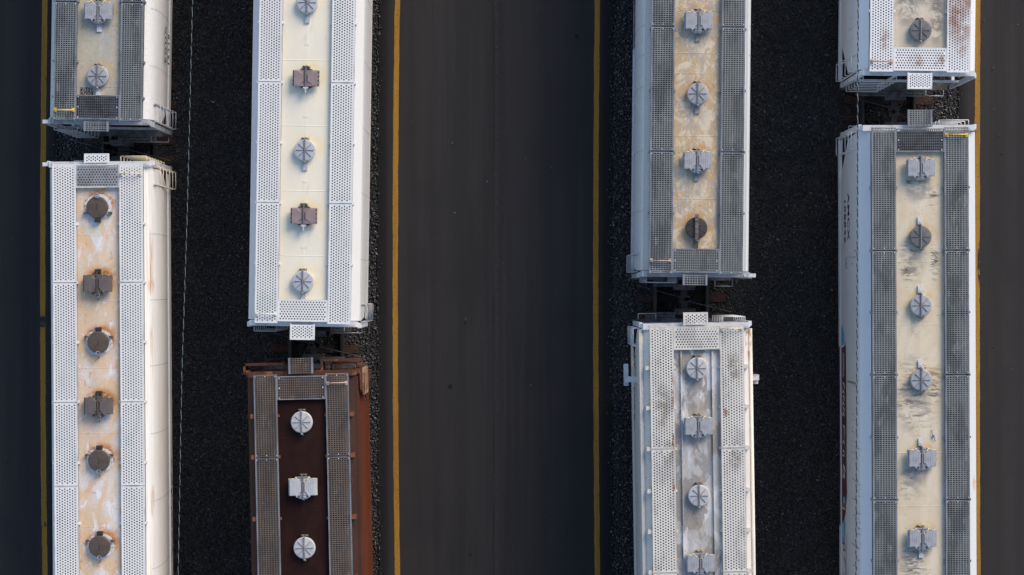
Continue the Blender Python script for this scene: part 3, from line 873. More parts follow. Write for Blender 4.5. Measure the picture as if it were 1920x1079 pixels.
BODY_C1U = paint('c1u_white', (0.64,0.635,0.625), 0.6, seed=1, layers=[dict(col=(0.56,0.555,0.55), scale=(1.2,.5,1), lo=.45, hi=.7, amt=.6),
    dict(col=(0.72,0.72,0.71), scale=(18,18,18), lo=.5, hi=.62, amt=.6), dict(col=(0.5,0.5,0.5), scale=(3,14,.6), lo=.55, hi=.72, amt=.5)], bump=((22,22,22), .5, .012))
ROOF_C1U = paint('c1u_cream', (0.45,0.415,0.32), 0.6, seed=2, layers=[dict(col=(0.37,0.37,0.34), scale=(2,.8,1), lo=.42, hi=.66), dict(col=(0.52,0.49,0.42), scale=(7,5,3), lo=.55, hi=.72, amt=.7, dist=1.0),
    dict(col=(0.40,0.33,0.20), scale=(9,9,9), lo=.5, hi=.66, amt=.8),
    dict(col=(0.44,0.34,0.18), scale=(5,5,5), lo=.3, hi=.6, amt=.7, at=HV(228,HA,.5,.45,.06,.1), core=.55),
    dict(col=(0.55,0.55,0.54), scale=(7,2.5,1), lo=.5, hi=.62, amt=.7, at=HV(228,HA,.22,.6,0,-.5), core=.2)])
BODY_C1L = paint('c1l_white', (0.76,0.745,0.72), 0.55, seed=3, layers=[dict(col=(0.64,0.61,0.57), scale=(1,.35,1), lo=.45, hi=.7, amt=.5),
    dict(col=(0.58,0.49,0.38), scale=(26,.35,26), lo=.50, hi=.62, amt=.55, at=[((1.30,-6,4.2),(.16,14,.5))], core=.7),
    dict(col=(0.45,0.19,0.06), scale=(30,.8,30), lo=.44, hi=.6, amt=.9, at=[((1.345,-2.6,4.15),(.05,1.1,.4)), ((1.345,-3.3,4.15),(.09,.35,.4)), ((1.345,-9.1,4.15),(.05,.6,.4)), ((1.345,-4.8,4.15),(.05,.5,.4)), ((1.43,-6.9,2.0),(.1,.1,.1))], core=.35)])
ROOF_C1L = paint('c1l_rusty_white', (0.68,0.66,0.645), 0.65, seed=4, layers=[
    dict(col=(0.66,0.43,0.22), scale=(1.7,.95,1), lo=.42, hi=.60, amt=.8, dist=1.2), dict(col=(0.64,0.475,0.315), scale=(.9,.4,1), lo=.38, hi=.56, amt=.8),
    dict(col=(0.58,0.26,0.07), scale=(4.5,3.5,1), lo=.58, hi=.72, amt=.75, dist=.8), dict(col=(0.76,0.77,0.80), scale=(5,2.2,1), lo=.56, hi=.68, amt=.8, dist=1.0),
    dict(col=(0.52,0.52,0.52), scale=(2.3,2.3,1), lo=.56, hi=.70, amt=.6),
    dict(col=(0.57,0.55,0.42), scale=(2,2,2), lo=.1, hi=.3, amt=.6, at=[((-.13,-1.77,4.47),(.36,.13,1))], core=.85),
    dict(col=(0.36,0.15,0.05), scale=(22,14,3), lo=.6, hi=.7, amt=.8),
    dict(col=(0.47,0.18,0.045), scale=(4,4,1), lo=.34, hi=.54, amt=.95, at=HV(307,HB,.52,.42,.06,.14), core=.5),
    dict(col=(0.10,0.06,0.04), scale=(12,12,1), lo=.50, hi=.60, amt=.8, at=HV(307,HB,.44,.42,0,.05), core=.72),
    dict(col=(0.05,0.035,0.025), scale=(6,6,6), t='cell', lo=.02, hi=.09, amt=.8, at=[((0,-2.1,4.47),(.3,.5,1)), ((0,-5.6,4.47),(.3,.6,1)), ((0,-8.6,4.47),(.3,.5,1))], core=.6)])
BODY_C2U = paint('c2u_white', (0.62,0.62,0.62), 0.5, seed=5, layers=[dict(col=(0.55,0.54,0.53), scale=(2,.25,1), lo=.45, hi=.7, amt=.6), dict(col=(0.58,0.56,0.54), scale=(30,.8,30), lo=.6, hi=.75, amt=.4)])
ROOF_C2U = paint('c2u_cream', (0.79,0.735,0.585), 0.55, seed=6, layers=[dict(col=(0.74,0.705,0.585), scale=(1.5,.7,1), lo=.4, hi=.65), dict(col=(0.80,0.70,0.50), scale=(2.2,1.1,1), lo=.55, hi=.72, amt=.5),
    dict(col=(0.5,0.47,0.40), scale=(7,7,1), lo=.62, hi=.75, amt=.4),
    dict(col=(0.77,0.62,0.33), scale=(4,4,1), lo=.3, hi=.62, amt=.65, at=HV(607,HC,.5,.46,.10,.12), core=.5), dict(col=(0.52,0.53,0.50), scale=(9,2,1), lo=.5, hi=.64, amt=.5, at=HV(607,HC,.25,.9,0,-.7), core=.2)])
BODY_C2L = paint('c2l_oxide', (0.046,0.0175,0.0115), 0.72, seed=7, spec=.25, layers=[dict(col=(0.030,0.013,0.010), scale=(1.2,.6,1.2), lo=.44, hi=.64, amt=.8),
    dict(col=(0.118,0.027,0.011), scale=(9,.6,1.5), lo=.25, hi=.45, amt=.95, at=[((1.62,-8,2.6),(.20,40,3))], core=.5),
    dict(col=(0.19,0.048,0.015), scale=(14,.5,3), lo=.52, hi=.68, amt=.7, at=[((1.62,-8,2.6),(.20,40,3))], core=.5), dict(col=(0.11,0.045,0.022), scale=(12,5,12), lo=.60, hi=.72, amt=.6)])
ROOF_C2L = paint('c2l_dark_brown', (0.017,0.0058,0.0052), 0.7, seed=8, spec=.12, layers=[dict(col=(0.023,0.008,0.007), scale=(2,.8,1), lo=.45, hi=.65), dict(col=(0.032,0.012,0.010), scale=(20,3,3), lo=.62, hi=.75, amt=.5),
    dict(col=(0.028,0.012,0.010), scale=(5,3,1), lo=.45, hi=.62, amt=.7, at=HV(701,HD,.5,.8,0,-.2), core=.3), 
    dict(col=(0.2,0.16,0.14), scale=(4.5,4.5,4.5), t='cell', lo=.01, hi=.035, amt=.6)])
M_WALKB = paint('soiled_grating', (0.150,0.118,0.095), 0.6, metal=.25, seed=4, layers=[dict(col=(0.11,0.085,0.07), scale=(3,1,3), lo=.42, hi=.62), dict(col=(0.24,0.21,0.185), scale=(5,2,5), lo=.56, hi=.72, amt=.7)])
M_CLIPB = paint('rusty_clip', (0.20,0.07,0.032), 0.7, layers=[dict(col=(0.14,.05,.025), scale=(12,12,12))])
BODY_C3U = paint('c3u_white', (0.57,0.60,0.62), 0.55, seed=9, layers=[dict(col=(0.57,0.59,0.60), scale=(1.5,.4,1), lo=.45, hi=.7, amt=.6),
    dict(col=(0.34,0.36,0.345), scale=(3,.7,3), lo=.2, hi=.36, amt=.75, at=[((-1.34,6,4.33),(.085,30,.2)), ((1.34,6,4.33),(.04,30,.2))], core=.85)])
ROOF_C3U = paint('c3u_tan', (0.47,0.36,0.225), 0.7, seed=10, layers=[dict(col=(0.60,0.52,0.39), scale=(2.2,1.6,1), lo=.47, hi=.58, amt=.95, dist=2.2), dict(col=(0.36,0.33,0.285), scale=(1.8,1.0,1), lo=.49, hi=.60, amt=.85, dist=1.4),
    dict(col=(0.52,0.34,0.15), scale=(3,2,1), lo=.54, hi=.66, amt=.75, dist=1.6), dict(col=(0.70,0.64,0.53), scale=(8,3.5,1), lo=.56, hi=.66, amt=.7, dist=3.0), dict(col=(0.30,0.25,0.19), scale=(5,4,1), lo=.58, hi=.68, amt=.6, dist=2.0),
    dict(col=(0.46,0.25,0.09), scale=(5,5,1), lo=.36, hi=.6, amt=.8, at=HV(515,HE,.48,.44,.04,.10), core=.55), dict(col=(0.36,0.34,0.30), scale=(6,2.5,1), lo=.42, hi=.6, amt=.7, at=HV(515,HE,.4,.6,-.05,-.55), core=.3),
    dict(col=(0.13,0.09,0.06), scale=(14,11,5), lo=.665, hi=.72, amt=.85), dict(col=(0.1,0.08,0.06), scale=(7,7,7), t='cell', lo=.02, hi=.08, amt=.6)])
BODY_C3L = paint('c3l_offwhite', (0.66,0.635,0.575), 0.6, seed=11, layers=[dict(col=(0.54,0.525,0.48), scale=(1.5,.4,1.5), lo=.45, hi=.68, amt=.7), dict(col=(0.50,0.44,0.36), scale=(22,.7,22), lo=.6, hi=.74, amt=.5),
    dict(col=(0.36,0.15,0.05), scale=(7,3,7), lo=.46, hi=.58, amt=.9, at=[((1.42,-.35,4.2),(.13,.75,.6))], core=.3), dict(col=(0.30,0.26,0.18), scale=(3,3,3), lo=.2, hi=.35, amt=.9, at=[((1.52,-.5,3),(.1,.6,1.6))], core=.6)])
ROOF_C3L = paint('c3l_bare_zinc', (0.42,0.42,0.41), 0.6, seed=12, layers=[dict(col=(0.60,0.605,0.61), scale=(2.1,1.1,1), lo=.47, hi=.60, amt=.95, dist=.8), dict(col=(0.25,0.242,0.232), scale=(1.6,.75,1), lo=.50, hi=.53, amt=.9, dist=.5),
    dict(col=(0.24,0.20,0.16), scale=(3,1.2,1), lo=.46, hi=.60, amt=.8, at=HV(611,HF,.40,.95,-.05,-.75), core=.3), dict(col=(0.40,0.33,0.24), scale=(6,1.2,1), lo=.52, hi=.66, amt=.7),
    dict(col=(0.37,0.345,0.32), scale=(9,6,1), lo=.55, hi=.70, amt=.6), dict(col=(0.70,0.71,0.73), scale=(25,18,1), lo=.6, hi=.7, amt=.5), dict(col=(.3,.2,.13), scale=(5,1.4,1), lo=.64, hi=.72, amt=.6)])
WALK_C3L = paint('c3l_walk', (0.62,0.60,0.555), 0.65, seed=13, layers=[dict(col=(0.44,0.43,0.41), scale=(3,1.2,1), lo=.48, hi=.62, amt=.8),
    dict(col=(0.26,0.10,0.04), scale=(9,3,1), lo=.44, hi=.56, amt=.95, at=[((-.64,-1.75,4.6),(.10,.65,1)), ((-.66,-3.05,4.6),(.12,.35,1)), ((.78,-2.2,4.6),(.13,.5,1)), ((-.64,-4.3,4.6),(.1,.3,1))], core=.3),
    dict(col=(0.30,0.27,0.22), scale=(4,4,1), lo=.42, hi=.58, amt=.85, at=[((-.95,-2.2,4.6),(.3,.9,1)), ((-.8,-3.4,4.6),(.3,.5,1)), ((.95,-1.2,4.6),(.3,.7,1)), ((1.0,-3.5,4.6),(.3,.6,1))], core=.2)])
BODY_C4U = paint('c4u_white', (0.66,0.675,0.70), 0.6, seed=14, layers=[dict(col=(0.57,0.58,0.60), scale=(1.5,.4,1), lo=.45, hi=.7, amt=.6),
    dict(col=(0.24,0.24,0.25), scale=(1.5,26,.6), lo=.60, hi=.68, amt=.9, at=[((-1.58,1.35,3.3),(.3,.85,.9))], core=.4)])
ROOF_C4U = paint('c4u_stained_cream', (0.58,0.52,0.42), 0.7, seed=15, layers=[dict(col=(0.40,0.37,0.32), scale=(2,1.2,1), lo=.45, hi=.62, amt=.6, dist=1.0), dict(col=(0.62,0.50,0.30), scale=(3,3,1), lo=.55, hi=.7, amt=.6),
    dict(col=(0.17,0.16,0.15), scale=(2.6,2.4,1), lo=.43, hi=.56, amt=.85, dist=.4, nrough=.72, at=[((-.34,1.9,4.47),(.42,.95,1)), ((.46,1.5,4.47),(.26,1.15,1)), ((.05,2.2,4.47),(.7,.5,1))], core=.3),
    dict(col=(0.12,0.11,0.10), scale=(16,12,1), lo=.64, hi=.72, amt=.8)])
WALK_C4U = paint('c4u_walk', (0.72,0.725,0.74), 0.65, seed=16, layers=[
    dict(col=(0.30,0.165,0.115), scale=(2.5,1.6,1), lo=.28, hi=.60, amt=.95, nrough=.7, at=[((1.08,1.75,4.6),(.55,1.35,1))], core=.4),
    dict(col=(0.30,0.16,0.07), scale=(5,5,1), lo=.36, hi=.66, amt=.9, at=[((-.1,.32,4.6),(.3,.26,1)), ((.52,.32,4.6),(.22,.3,1)), ((-.98,.9,4.6),(.22,.4,1)), ((1.1,.62,4.6),(.2,.3,1))], core=.2)])
BODY_C4L = paint('c4l_white', (0.55,0.585,0.62), 0.55, seed=17, layers=[dict(col=(0.56,0.58,0.61), scale=(1.2,.6,1), lo=.45, hi=.7, amt=.6), dict(col=(0.52,0.54,0.57), scale=(2,22,1), lo=.5, hi=.7, amt=.45),
    dict(col=(0.15,0.15,0.15), scale=(1.2,11,.5), lo=.57, hi=.64, amt=.85, at=[((-1.60,-9.8,3.55),(.25,4.6,.75)), ((-1.60,-3.3,3.35),(.25,.45,.85))], core=.55),
    dict(col=(0.16,0.15,0.14), scale=(1,9,.3), lo=.2, hi=.3, amt=.8, at=[((-1.60,-6.92,3.1),(.3,.05,1.1))], core=.6),
    dict(col=(0.5,.3,.14), scale=(10,6,10), lo=.45, hi=.6, amt=.8, at=[((1.52,-9.6,4.2),(.12,.3,.4))], core=.2)])
ROOF_C4L = paint('c4l_cream', (0.60,0.515,0.37), 0.65, seed=18, layers=[dict(col=(0.64,0.575,0.455), scale=(2,1,1), lo=.42, hi=.62, amt=.9, dist=.8), dict(col=(0.58,0.46,0.28), scale=(2.4,1.3,1), lo=.56, hi=.72, amt=.6),
    dict(col=(0.075,0.072,0.068), scale=(2.4,9,1), lo=.485, hi=.60, amt=.95, dist=.25, nrough=.7, at=[((-.15,-7.15,4.47),(.8,1.25,1)), ((.30,-6.9,4.47),(.4,.8,1)), ((-.3,-3.6,4.47),(.35,.9,1)), ((-.35,-9.55,4.47),(.32,.55,1)), ((-.28,-1.55,4.47),(.2,.25,1)), ((.42,-1.9,4.47),(.25,.5,1)), ((-.2,-11.7,4.47),(.5,.8,1)), ((.4,-3.6,4.47),(.2,.7,1))], core=.25),
    dict(col=(0.55,0.39,0.18), scale=(5,5,1), lo=.36, hi=.6, amt=.75, at=HV(239,HH,.5,.44,.08,.08), core=.55), dict(col=(0.30,0.28,0.25), scale=(6,3,1), lo=.42, hi=.6, amt=.6, at=HV(239,HH,.42,.5,-.06,-.5), core=.3),
    dict(col=(0.30,0.275,0.235), scale=(3,5,1), lo=.42, hi=.58, amt=.85, at=[((-.1,-7.3,4.47),(.75,1.5,1)), ((-.25,-9.6,4.47),(.5,.8,1)), ((-.2,-3.5,4.47),(.5,.9,1)), ((-.2,-11.8,4.47),(.6,.9,1)), ((0,-1.7,4.47),(.6,.5,1))], core=.2),
    dict(col=(0.10,0.09,0.08), scale=(5,8,5), t='cell', lo=.03, hi=.11, amt=.8), dict(col=(0.30,0.27,0.22), scale=(9,20,1), lo=.60, hi=.72, amt=.55)])

# ------------------------------------------------------------------ the eight cars
round_prof = lambda ro: [(ro,4.36),(1.32,4.22),(1.405,3.98),(1.435,3.6),(1.435,3.0),(1.41,2.4),(1.37,1.9),(1.33,1.48)]
flat_prof = lambda ro: [(ro,4.38),(1.57,4.14),(1.60,3.95),(1.60,2.6),(1.60,1.35)]

A = hopper(dict(dir=1, ang=.016, x=-11.13, endpy=228, rin=.59, rout=1.19, prof=round_prof(1.19), smooth=True, slope=(3.0,.32), sill=(1.30,1.375,1.15,1.47),
    label='white hopper car with yellow grab iron and dark gratings, above the rust-stained white car', body=BODY_C1U, roof=ROOF_C1U, walk=M_GALV, walk_type='bar', frame=M_FRAMEG,
    seams=[18,125,-90], seam_mat=M_SEAM, beads=[47,163,-70], cuts=[5], supports=[183,116], sup_mat=M_BLACK, end_walk=.70, end_s=.05, end_mat=M_GALVD, tab=(-.03,.33,.27), end_frame_mat=M_ENDG,
    platform=(-.1,1.0), end_ladder=(-1.25,-.62), side_ladder=1, grab_side=-1, grab=(.29,M_YEL), corner=-1))
mb = MB(); vb = A.s2v(-.42)
ring = [(-.12+.26*math.cos(2*math.pi*k/20), vb, 2.25+.26*math.sin(2*math.pi*k/20)) for k in range(21)]
mb.path(ring, .016)
for k in range(0,20,4): mb.tube((-.12,vb,2.25), ring[k], .011)
mb.tube((-.12,vb,2.25),(-.12,A.s2v(.12),2.25),.035,0,8); mb.build('brake_wheel', M_DKEND, A.root)
for py, k in ((143,'round'),(22,'shield'),(-100,'round'),(-221,'shield'),(-343,'round'),(-465,'shield'),(-586,'round'),(-708,'shield')):
    hatch(A.root, A.V(py,4.62), k, M_GREY, dark=M_DARKRIB)
side_text(A.root, 'EGUX', 1.463, A.V(83,2.6), 2.62, .31, M_INK, 1, 1.4)
side_text(A.root, '15218', 1.430, A.V(93,2.0), 1.95, .27, M_INK, 1, 1.4, tilt=R(-3))
for s_, dv in (('EGUX', .0), ('15218', .105)):
    o = link('reporting_mark', text_mesh(s_, .125, M_INK, 1.1), A.root, (-.315, A.V(175,4.47)+dv, 4.483), math.pi)

B = hopper(dict(dir=-1, ang=.007, x=-11.13, endpy=307.5, rin=.584, rout=1.21, prof=round_prof(1.21), smooth=True, slope=(3.0,.32), sill=(1.30,1.375,1.15,1.47),
    label='white hopper car with round brown hatch covers on a rust-stained roof', body=BODY_C1L, roof=ROOF_C1L, walk=M_WALKW, walk_type='perf', frame=M_FRAMEW,
    seams=[440,563,686,812,938,1064], seam_mat=M_SEAM, beads=[440,565,690,812,988], cuts=[530,754,911], supports=[420,530,642,754], sup_mat=M_LATCHD, end_walk=.64, end_mat=M_WALKG, tab=(-.02,.33,.27),
    end_frame_mat=M_ENDW, ladder_mat=M_PALEY, platform=(-.9,.2), end_ladder=(.55,1.25), side_ladder=1, grab_side=1, grab=(.29,M_PALEY), corner=-1))
for py, k, fl in ((389,'stud',True),(533,'shield',False),(642,'stud',True),(762,'shield',False),(864,'stud',True),(1025,'stud',True),(1140,'shield',False),(1250,'stud',False)):
    if k == 'stud': hatch(B.root, B.V(py,4.62), k, M_BROWNL, flip=(py == 389))
    else: hatch(B.root, B.V(py,4.65), k, M_BROWNV, dark=M_BROWNL)
def scuffs(root, pts, mat, u):
    mb = MB()
    for (v, h, w, t) in pts: mb.poly([(u,v,h),(u,v+w,h+.03),(u,v+w+.02,h+.03+t),(u,v+.02,h+t)])
    return mb.build('paint_mark', mat, root)
rng = random.Random(9)
scuffs(B.root, [(B.V(870+i*11+rng.uniform(-3,3),1.3), 1.2+rng.uniform(0,.15), rng.uniform(.05,.3), rng.uniform(.03,.08)) for i in range(18)], M_INK, 1.3775)

Cc = hopper(dict(dir=1, ang=.0155, x=-5.624, endpy=607.5, rin=.672, rout=1.284, prof=[(1.284,4.38),(1.50,4.17),(1.525,4.0),(1.51,2.6),(1.49,1.35)], sill=(1.44,1.50,1.12,1.345),
    label='clean white hopper car with a smooth cream roof and mauve-grey vented hatches', body=BODY_C2U, roof=ROOF_C2U, walk=M_WALKW, walk_type='perf', frame=M_FRAMEW,
    seams=[116,240,362,485,-8], seam_mat=M_SEAM, beads=[113,236,358,480,-10], cuts=[381,155], supports=[495,381,268,155,43], sup_mat=M_LATCHD, end_walk=.65, end_s=.06, tab=(0,.33,.43),
    end_frame_mat=M_ENDW, platform=(.45,1.05), end_ladder=(-1.35,-.75), side_ladder=1, grab_side=-1, grab=(.26,M_WALKW), ladder_mat=M_ENDG,
    patches=[(82,0),(218,0),(340,0),(463,0)]))
for py, k in ((528,'round'),(405,'wing'),(282,'round'),(147,'wing'),(5,'round'),(-118,'wing'),(-240,'round'),(-362,'wing')):
    hatch(Cc.root, Cc.V(py,4.62), k, M_GREYW if k == 'round' else M_MAUVE, dark=M_DARKRIB, tab=M_GREYW if k == 'round' else None)

Dd = hopper(dict(dir=-1, ang=.022, x=-5.667, endpy=701, rin=.653, rout=1.274, prof=[(1.274,4.36),(1.41,4.25),(1.50,4.08),(1.52,3.5),(1.52,1.35)],
    label='dark brown hopper car with rust-red sides and pale grey hatch covers', body=BODY_C2L, roof=ROOF_C2L, walk=M_WALKB, walk_type='bar', frame=M_FRAMEG,
    beads=[823,952], cuts=[857], supports=[779,856,972], sup_mat=M_LATCHD, clips=.11, clip_mat=M_CLIPB, end_walk=.69, end_s=.06, tab=(0,.33,.43), end_frame_mat=M_ENDB,
    platform=(.2,.9), end_ladder=(.72,1.42), side_ladder=1, grab_side=1, grab=(.27,M_PINK), rungs=5))
for py, k in ((792,'round'),(914,'shield'),(1028,'round'),(1150,'shield'),(1264,'round')):
    hatch(Dd.root, Dd.V(py,4.62), k, M_SILV, dark=M_LATCH if k == 'round' else M_GREYD, tab=None)
mb = MB(); b_ = Dd.s2v
mb.box(-1.62,-.55, b_(-.28), b_(-.22), 3.4, 4.0); mb.box(-1.62,-1.56, b_(-.28), b_(.02), 3.4, 4.0); mb.build('ladder_bracket', M_ENDB, Dd.root); mb = MB(); mb.box(.55,1.6, b_(-.36), b_(-.30), 3.5, 4.15); mb.box(1.54,1.60, b_(-.36), b_(.5), 3.5, 4.1); mb.box(.50,.56,b_(-.36),b_(0),3.5,4.15)
mb.build('ladder_bracket', M_ENDB, Dd.root)
mb = MB(); mb.box(1.60,1.66, b_(-.1), b_(.62), 2.6, 3.9); mb.build('placard_board', paint('faded_board', (0.38,0.25,0.16), .7, layers=[dict(col=(.22,.10,.05), scale=(5,5,5))]), Dd.root)

E = hopper(dict(dir=1, ang=.010, x=4.934, endpy=515, rin=.63, rout=1.262, prof=[(1.262,4.38),(1.415,4.24),(1.48,3.95),(1.525,3.4),(1.54,2.6),(1.53,1.9),(1.50,1.40)], smooth=True, sill=(1.45,1.55,1.12,1.39),
    label='white hopper car with a tan stained roof and one black-brown round hatch at its end', body=BODY_C3U, roof=ROOF_C3U, walk=M_GALV, walk_type='bar', frame=M_FRAMEG,
    seams=[52,107,166,285,398], seam_mat=M_SEAMB, beads=[138,255,373,100,20], cuts=[285,51], supports=[400,285,170,55], sup_mat=M_BLACK, end_walk=.69, end_s=.05, tab=(-.02,.33,.29),
    end_frame_mat=M_ENDG, platform=(-.9,-.2), end_ladder=(-1.3,-.5), side_ladder=-1, grab_side=-1, grab=(.37,M_PINK), corner=1))
for py, k in ((428,'plainbar'),(302,'shield'),(176,'round'),(40,'shield'),(-84,'round'),(-208,'shield'),(-332,'round'),(-456,'shield'),(-580,'round')):
    hatch(E.root, E.V(py,4.62), k, M_BLACKL if k == 'plainbar' else M_GREY, dark=M_DARKRIB, tab=M_LATCH, seal=(.03,-.33) if py in (176,302) else None)
mb = MB(); M_BLUEP = paint('blue_panel', (0.02,0.06,0.16), .6, layers=[dict(col=(.01,.03,.09), scale=(3,3,3))])
mb.poly([(-1.556,E.V(93,1.5),1.13),(-1.556,E.V(93,1.5),1.385),(-1.556,E.V(-60,1.5),1.385),(-1.556,E.V(-60,1.5),1.13)][::-1])
mb.poly([(-1.543,E.V(93,1.5),1.42),(-1.5445,E.V(93,1.5),1.9),(-1.5445,E.V(-60,1.5),1.9),(-1.543,E.V(-60,1.5),1.42)][::-1]); mb.build('painted_panel', M_BLUEP, E.root)
scuffs(E.root, [(E.V(py,1.5), 1.5, .10+.05*(k % 2), .09) for k, py in enumerate((20,34,44,46,60,64,66,86,88))] + [(E.V(py,1.5), 1.68, .07, .07) for py in (35,45,61,87)], M_INKW, -1.5475)

Ff = hopper(dict(dir=-1, ang=.015, x=4.951, endpy=611, rin=.62, rout=1.262, prof=[(1.262,4.34),(1.42,4.26),(1.50,4.02),(1.52,3.4),(1.52,1.35)],
    label='off-white hopper car with round eave pipes, side brackets and a grey zinc-stained roof', body=BODY_C3L, roof=ROOF_C3L, walk=WALK_C3L, walk_type='perf', frame=M_FRAMEC,
    raised=.41, pipe=(1.475,4.24,.055), cuts=[841,1073], supports=[689,764,841,920,996,1072,1149,1226,1303], sup_mat=M_LATCHD, clips=.12, clip_mat=M_FRAMEC, end_walk=.64, end_s=.02, tab=(-.02,.33,.36),
    end_frame_mat=M_ENDW, platform=(-1.15,-.3), end_ladder=(.75,1.35), side_ladder=-1, grab_side=1, grab=(.10,M_PALEY)))
for py, k in ((691,'round'),(800,'shield'),(930,'round'),(1057,'shield'),(1180,'round')):
    hatch(Ff.root, Ff.V(py,4.62), k, M_GREY if k == 'shield' else M_SILV, dark=M_DARKRIB, tab=None)
for sg in (-1,1):
    mb = MB(); v0 = Ff.V(709,2.9)
    mb.box(sg*1.515, sg*1.86, v0-.09, v0+.06, 2.72, 2.95); mb.box(sg*1.74, sg*1.86, v0-.20, v0+.40 if sg < 0 else v0+.06, 2.45, 2.718)
    mb.build('side_bracket', M_ENDW, Ff.root)
side_text(Ff.root, 'FURX', -1.5235, Ff.V(756,1.7), 1.72, .33, M_INK, -1, 1.3)
scuffs(Ff.root, [(Ff.V(py,1.5), 1.42, .12, .06) for py in (782,788,796,803,811)], paint('faded_lettering', (.25,.27,.3), .6), -1.5235)
# spray-painted scribble near the end
mb = MB(); rng = random.Random(21)
pts = [(-1.524, Ff.V(622+k*3.2,2.0), 2.0+.35*math.sin(k*1.9)+rng.uniform(-.15,.15)) for k in range(22)]
mb.path(pts, .0035, 0, 4)
for a_, b2 in zip(pts, pts[1:]):
    mb.poly([(-1.5245,a_[1]-.02,a_[2]),(-1.5245,b2[1]-.02,b2[2]),(-1.5245,b2[1]+.02,b2[2]+.02),(-1.5245,a_[1]+.02,a_[2]+.02)])
mb.build('graffiti', paint('navy_spray', (.03,.035,.05), .7), Ff.root)

G = hopper(dict(dir=1, ang=.012, x=10.947, endpy=136.5, rin=.715, rout=1.35, prof=flat_prof(1.35), sill=(1.56,1.64,1.12,1.345),
    label='white hopper car with rust-stained perforated walkways and one dull grey round hatch', body=BODY_C4U, roof=ROOF_C4U, walk=WALK_C4U, walk_type='perf', frame=M_FRAMEW,
    beads=[5,-110], cuts=[-97], supports=[22,-91], sup_mat=M_LATCHD, end_walk=.66, end_s=.04, tab=(0,.33,.45), end_frame_mat=M_ENDW, platform=(-1.15,.85), end_ladder=(-1.45,-.55), side_ladder=-1,
    grab_side=-1, grab=(.28,M_PINK)))
for py, k in ((57,'round'),(-66,'round'),(-190,'round'),(-315,'round')):
    hatch(G.root, G.V(py,4.62), k, M_GREYD, dark=M_DARKRIB, tab=None)

Hh = hopper(dict(dir=-1, ang=.004, x=10.949, endpy=239, rin=.65, rout=1.30, prof=flat_prof(1.30), sill=(1.56,1.64,1.12,1.345),
    label='white hopper car with graffiti on its side and a cream roof with dark smudges', body=BODY_C4L, roof=ROOF_C4L, walk=M_GALV, walk_type='bar', frame=M_FRAMEG, end_mat=M_GALVD,
    beads=[491,609,730,850,950], cuts=[470,703,937], supports=[352,470,586,703,820,937,1052], sup_mat=M_BLACK, end_walk=.66, end_s=.04, tab=(0,.33,.47), end_frame_mat=M_ENDW, platform=(-.9,.9),
    end_ladder=(.6,1.4), side_ladder=-1, grab_side=1, grab=(.22,M_YEL)))
for py, k, fl in ((316,'shield',True),(444,'round',True),(573,'round',True),(713,'round',True),(860,'shield',True),(1010,'shield',False),(1140,'round',False),(1262,'shield',False)):
    hatch(Hh.root, Hh.V(py,4.62), k, M_GREYD if py == 444 else M_GREY, flip=fl, dark=M_DARKRIB, tab=None if py == 316 else M_WHITETAB, seal={316:(-.06,.33), 713:(-.09,-.33)}.get(py))
side_text(Hh.root, 'AMCX', -1.604, Hh.V(406,2.6), 2.62, .42, M_INK, -1, 1.15)
side_text(Hh.root, '108836', -1.604, Hh.V(414,2.0), 2.05, .36, M_INK, -1, 1.2)
mb = MB(); v0 = Hh.V(493,2.3)
for a_, b2 in (((-.14,2.2),(.14,2.2)),((-.14,2.2),(-.14,2.45)),((.14,2.2),(.14,2.45)),((-.02,2.2),(-.02,2.42))): mb.tube((-1.603,v0+a_[0],a_[1]),(-1.603,v0+b2[0],b2[1]),.006,0,4)
mb.build('reporting_mark', M_INK, Hh.root)

# graffiti low on the left side of the last car
GR = {'maroon': paint('maroon_spray', (.10,.028,.034), .7, layers=[dict(col=(.05,.02,.03), scale=(3,3,3))]), 'brown': paint('brown_spray', (.26,.135,.095), .7, layers=[dict(col=(.17,.09,.07), scale=(4,4,4))]),
      'white': paint('white_spray', (.62,.62,.62), .7), 'blue': paint('blue_spray', (.10,.30,.52), .7, layers=[dict(col=(.2,.42,.6), scale=(2,2,2))]), 'purple': paint('purple_spray', (.12,.05,.12), .7), 'navy': paint('navy_line', (.03,.05,.12), .7)}
def gpoly(col, pts, off):
    mb = MB(); mb.poly([(-1.601-off*.0012, Hh.V(py,1.7,1580), h) for py, h in pts]); return mb.build('graffiti', GR[col], Hh.root)
def gline(col, pts, off, w=.025):
    mb = MB(); q = [(Hh.V(py,1.7,1580), h) for py, h in pts]
    for (a0,a1),(b0,b1) in zip(q, q[1:]):
        L_ = math.hypot(b0-a0,b1-a1) or 1; nx, ny = -(b1-a1)/L_*w, (b0-a0)/L_*w
        mb.poly([(-1.601-off*.0012,x,y) for x,y in ((a0+nx,a1+ny),(a0-nx,a1-ny),(b0-nx,b1-ny),(b0+nx,b1+ny))])
    mb.build('graffiti', GR[col], Hh.root)
gpoly('blue', [(612,1.36),(612,1.55),(625,1.8),(640,1.85),(652,1.9),(652,1.36)], 1)
gpoly('maroon', [(650,1.36),(649,1.75),(644,1.98),(652,2.12),(720,2.08),(790,2.12),(860,2.08),(905,2.12),(922,2.16),(938,2.02),(958,2.0),(972,1.8),(985,1.36)], 2)
gline('white', [(651,1.42),(650,1.7),(645,1.9),(648,2.0)], 5)
gpoly('brown', [(662,1.5),(662,1.82),(704,1.78),(708,1.5)], 3); gline('white', [(662,1.80),(700,1.78),(708,1.62)], 4)
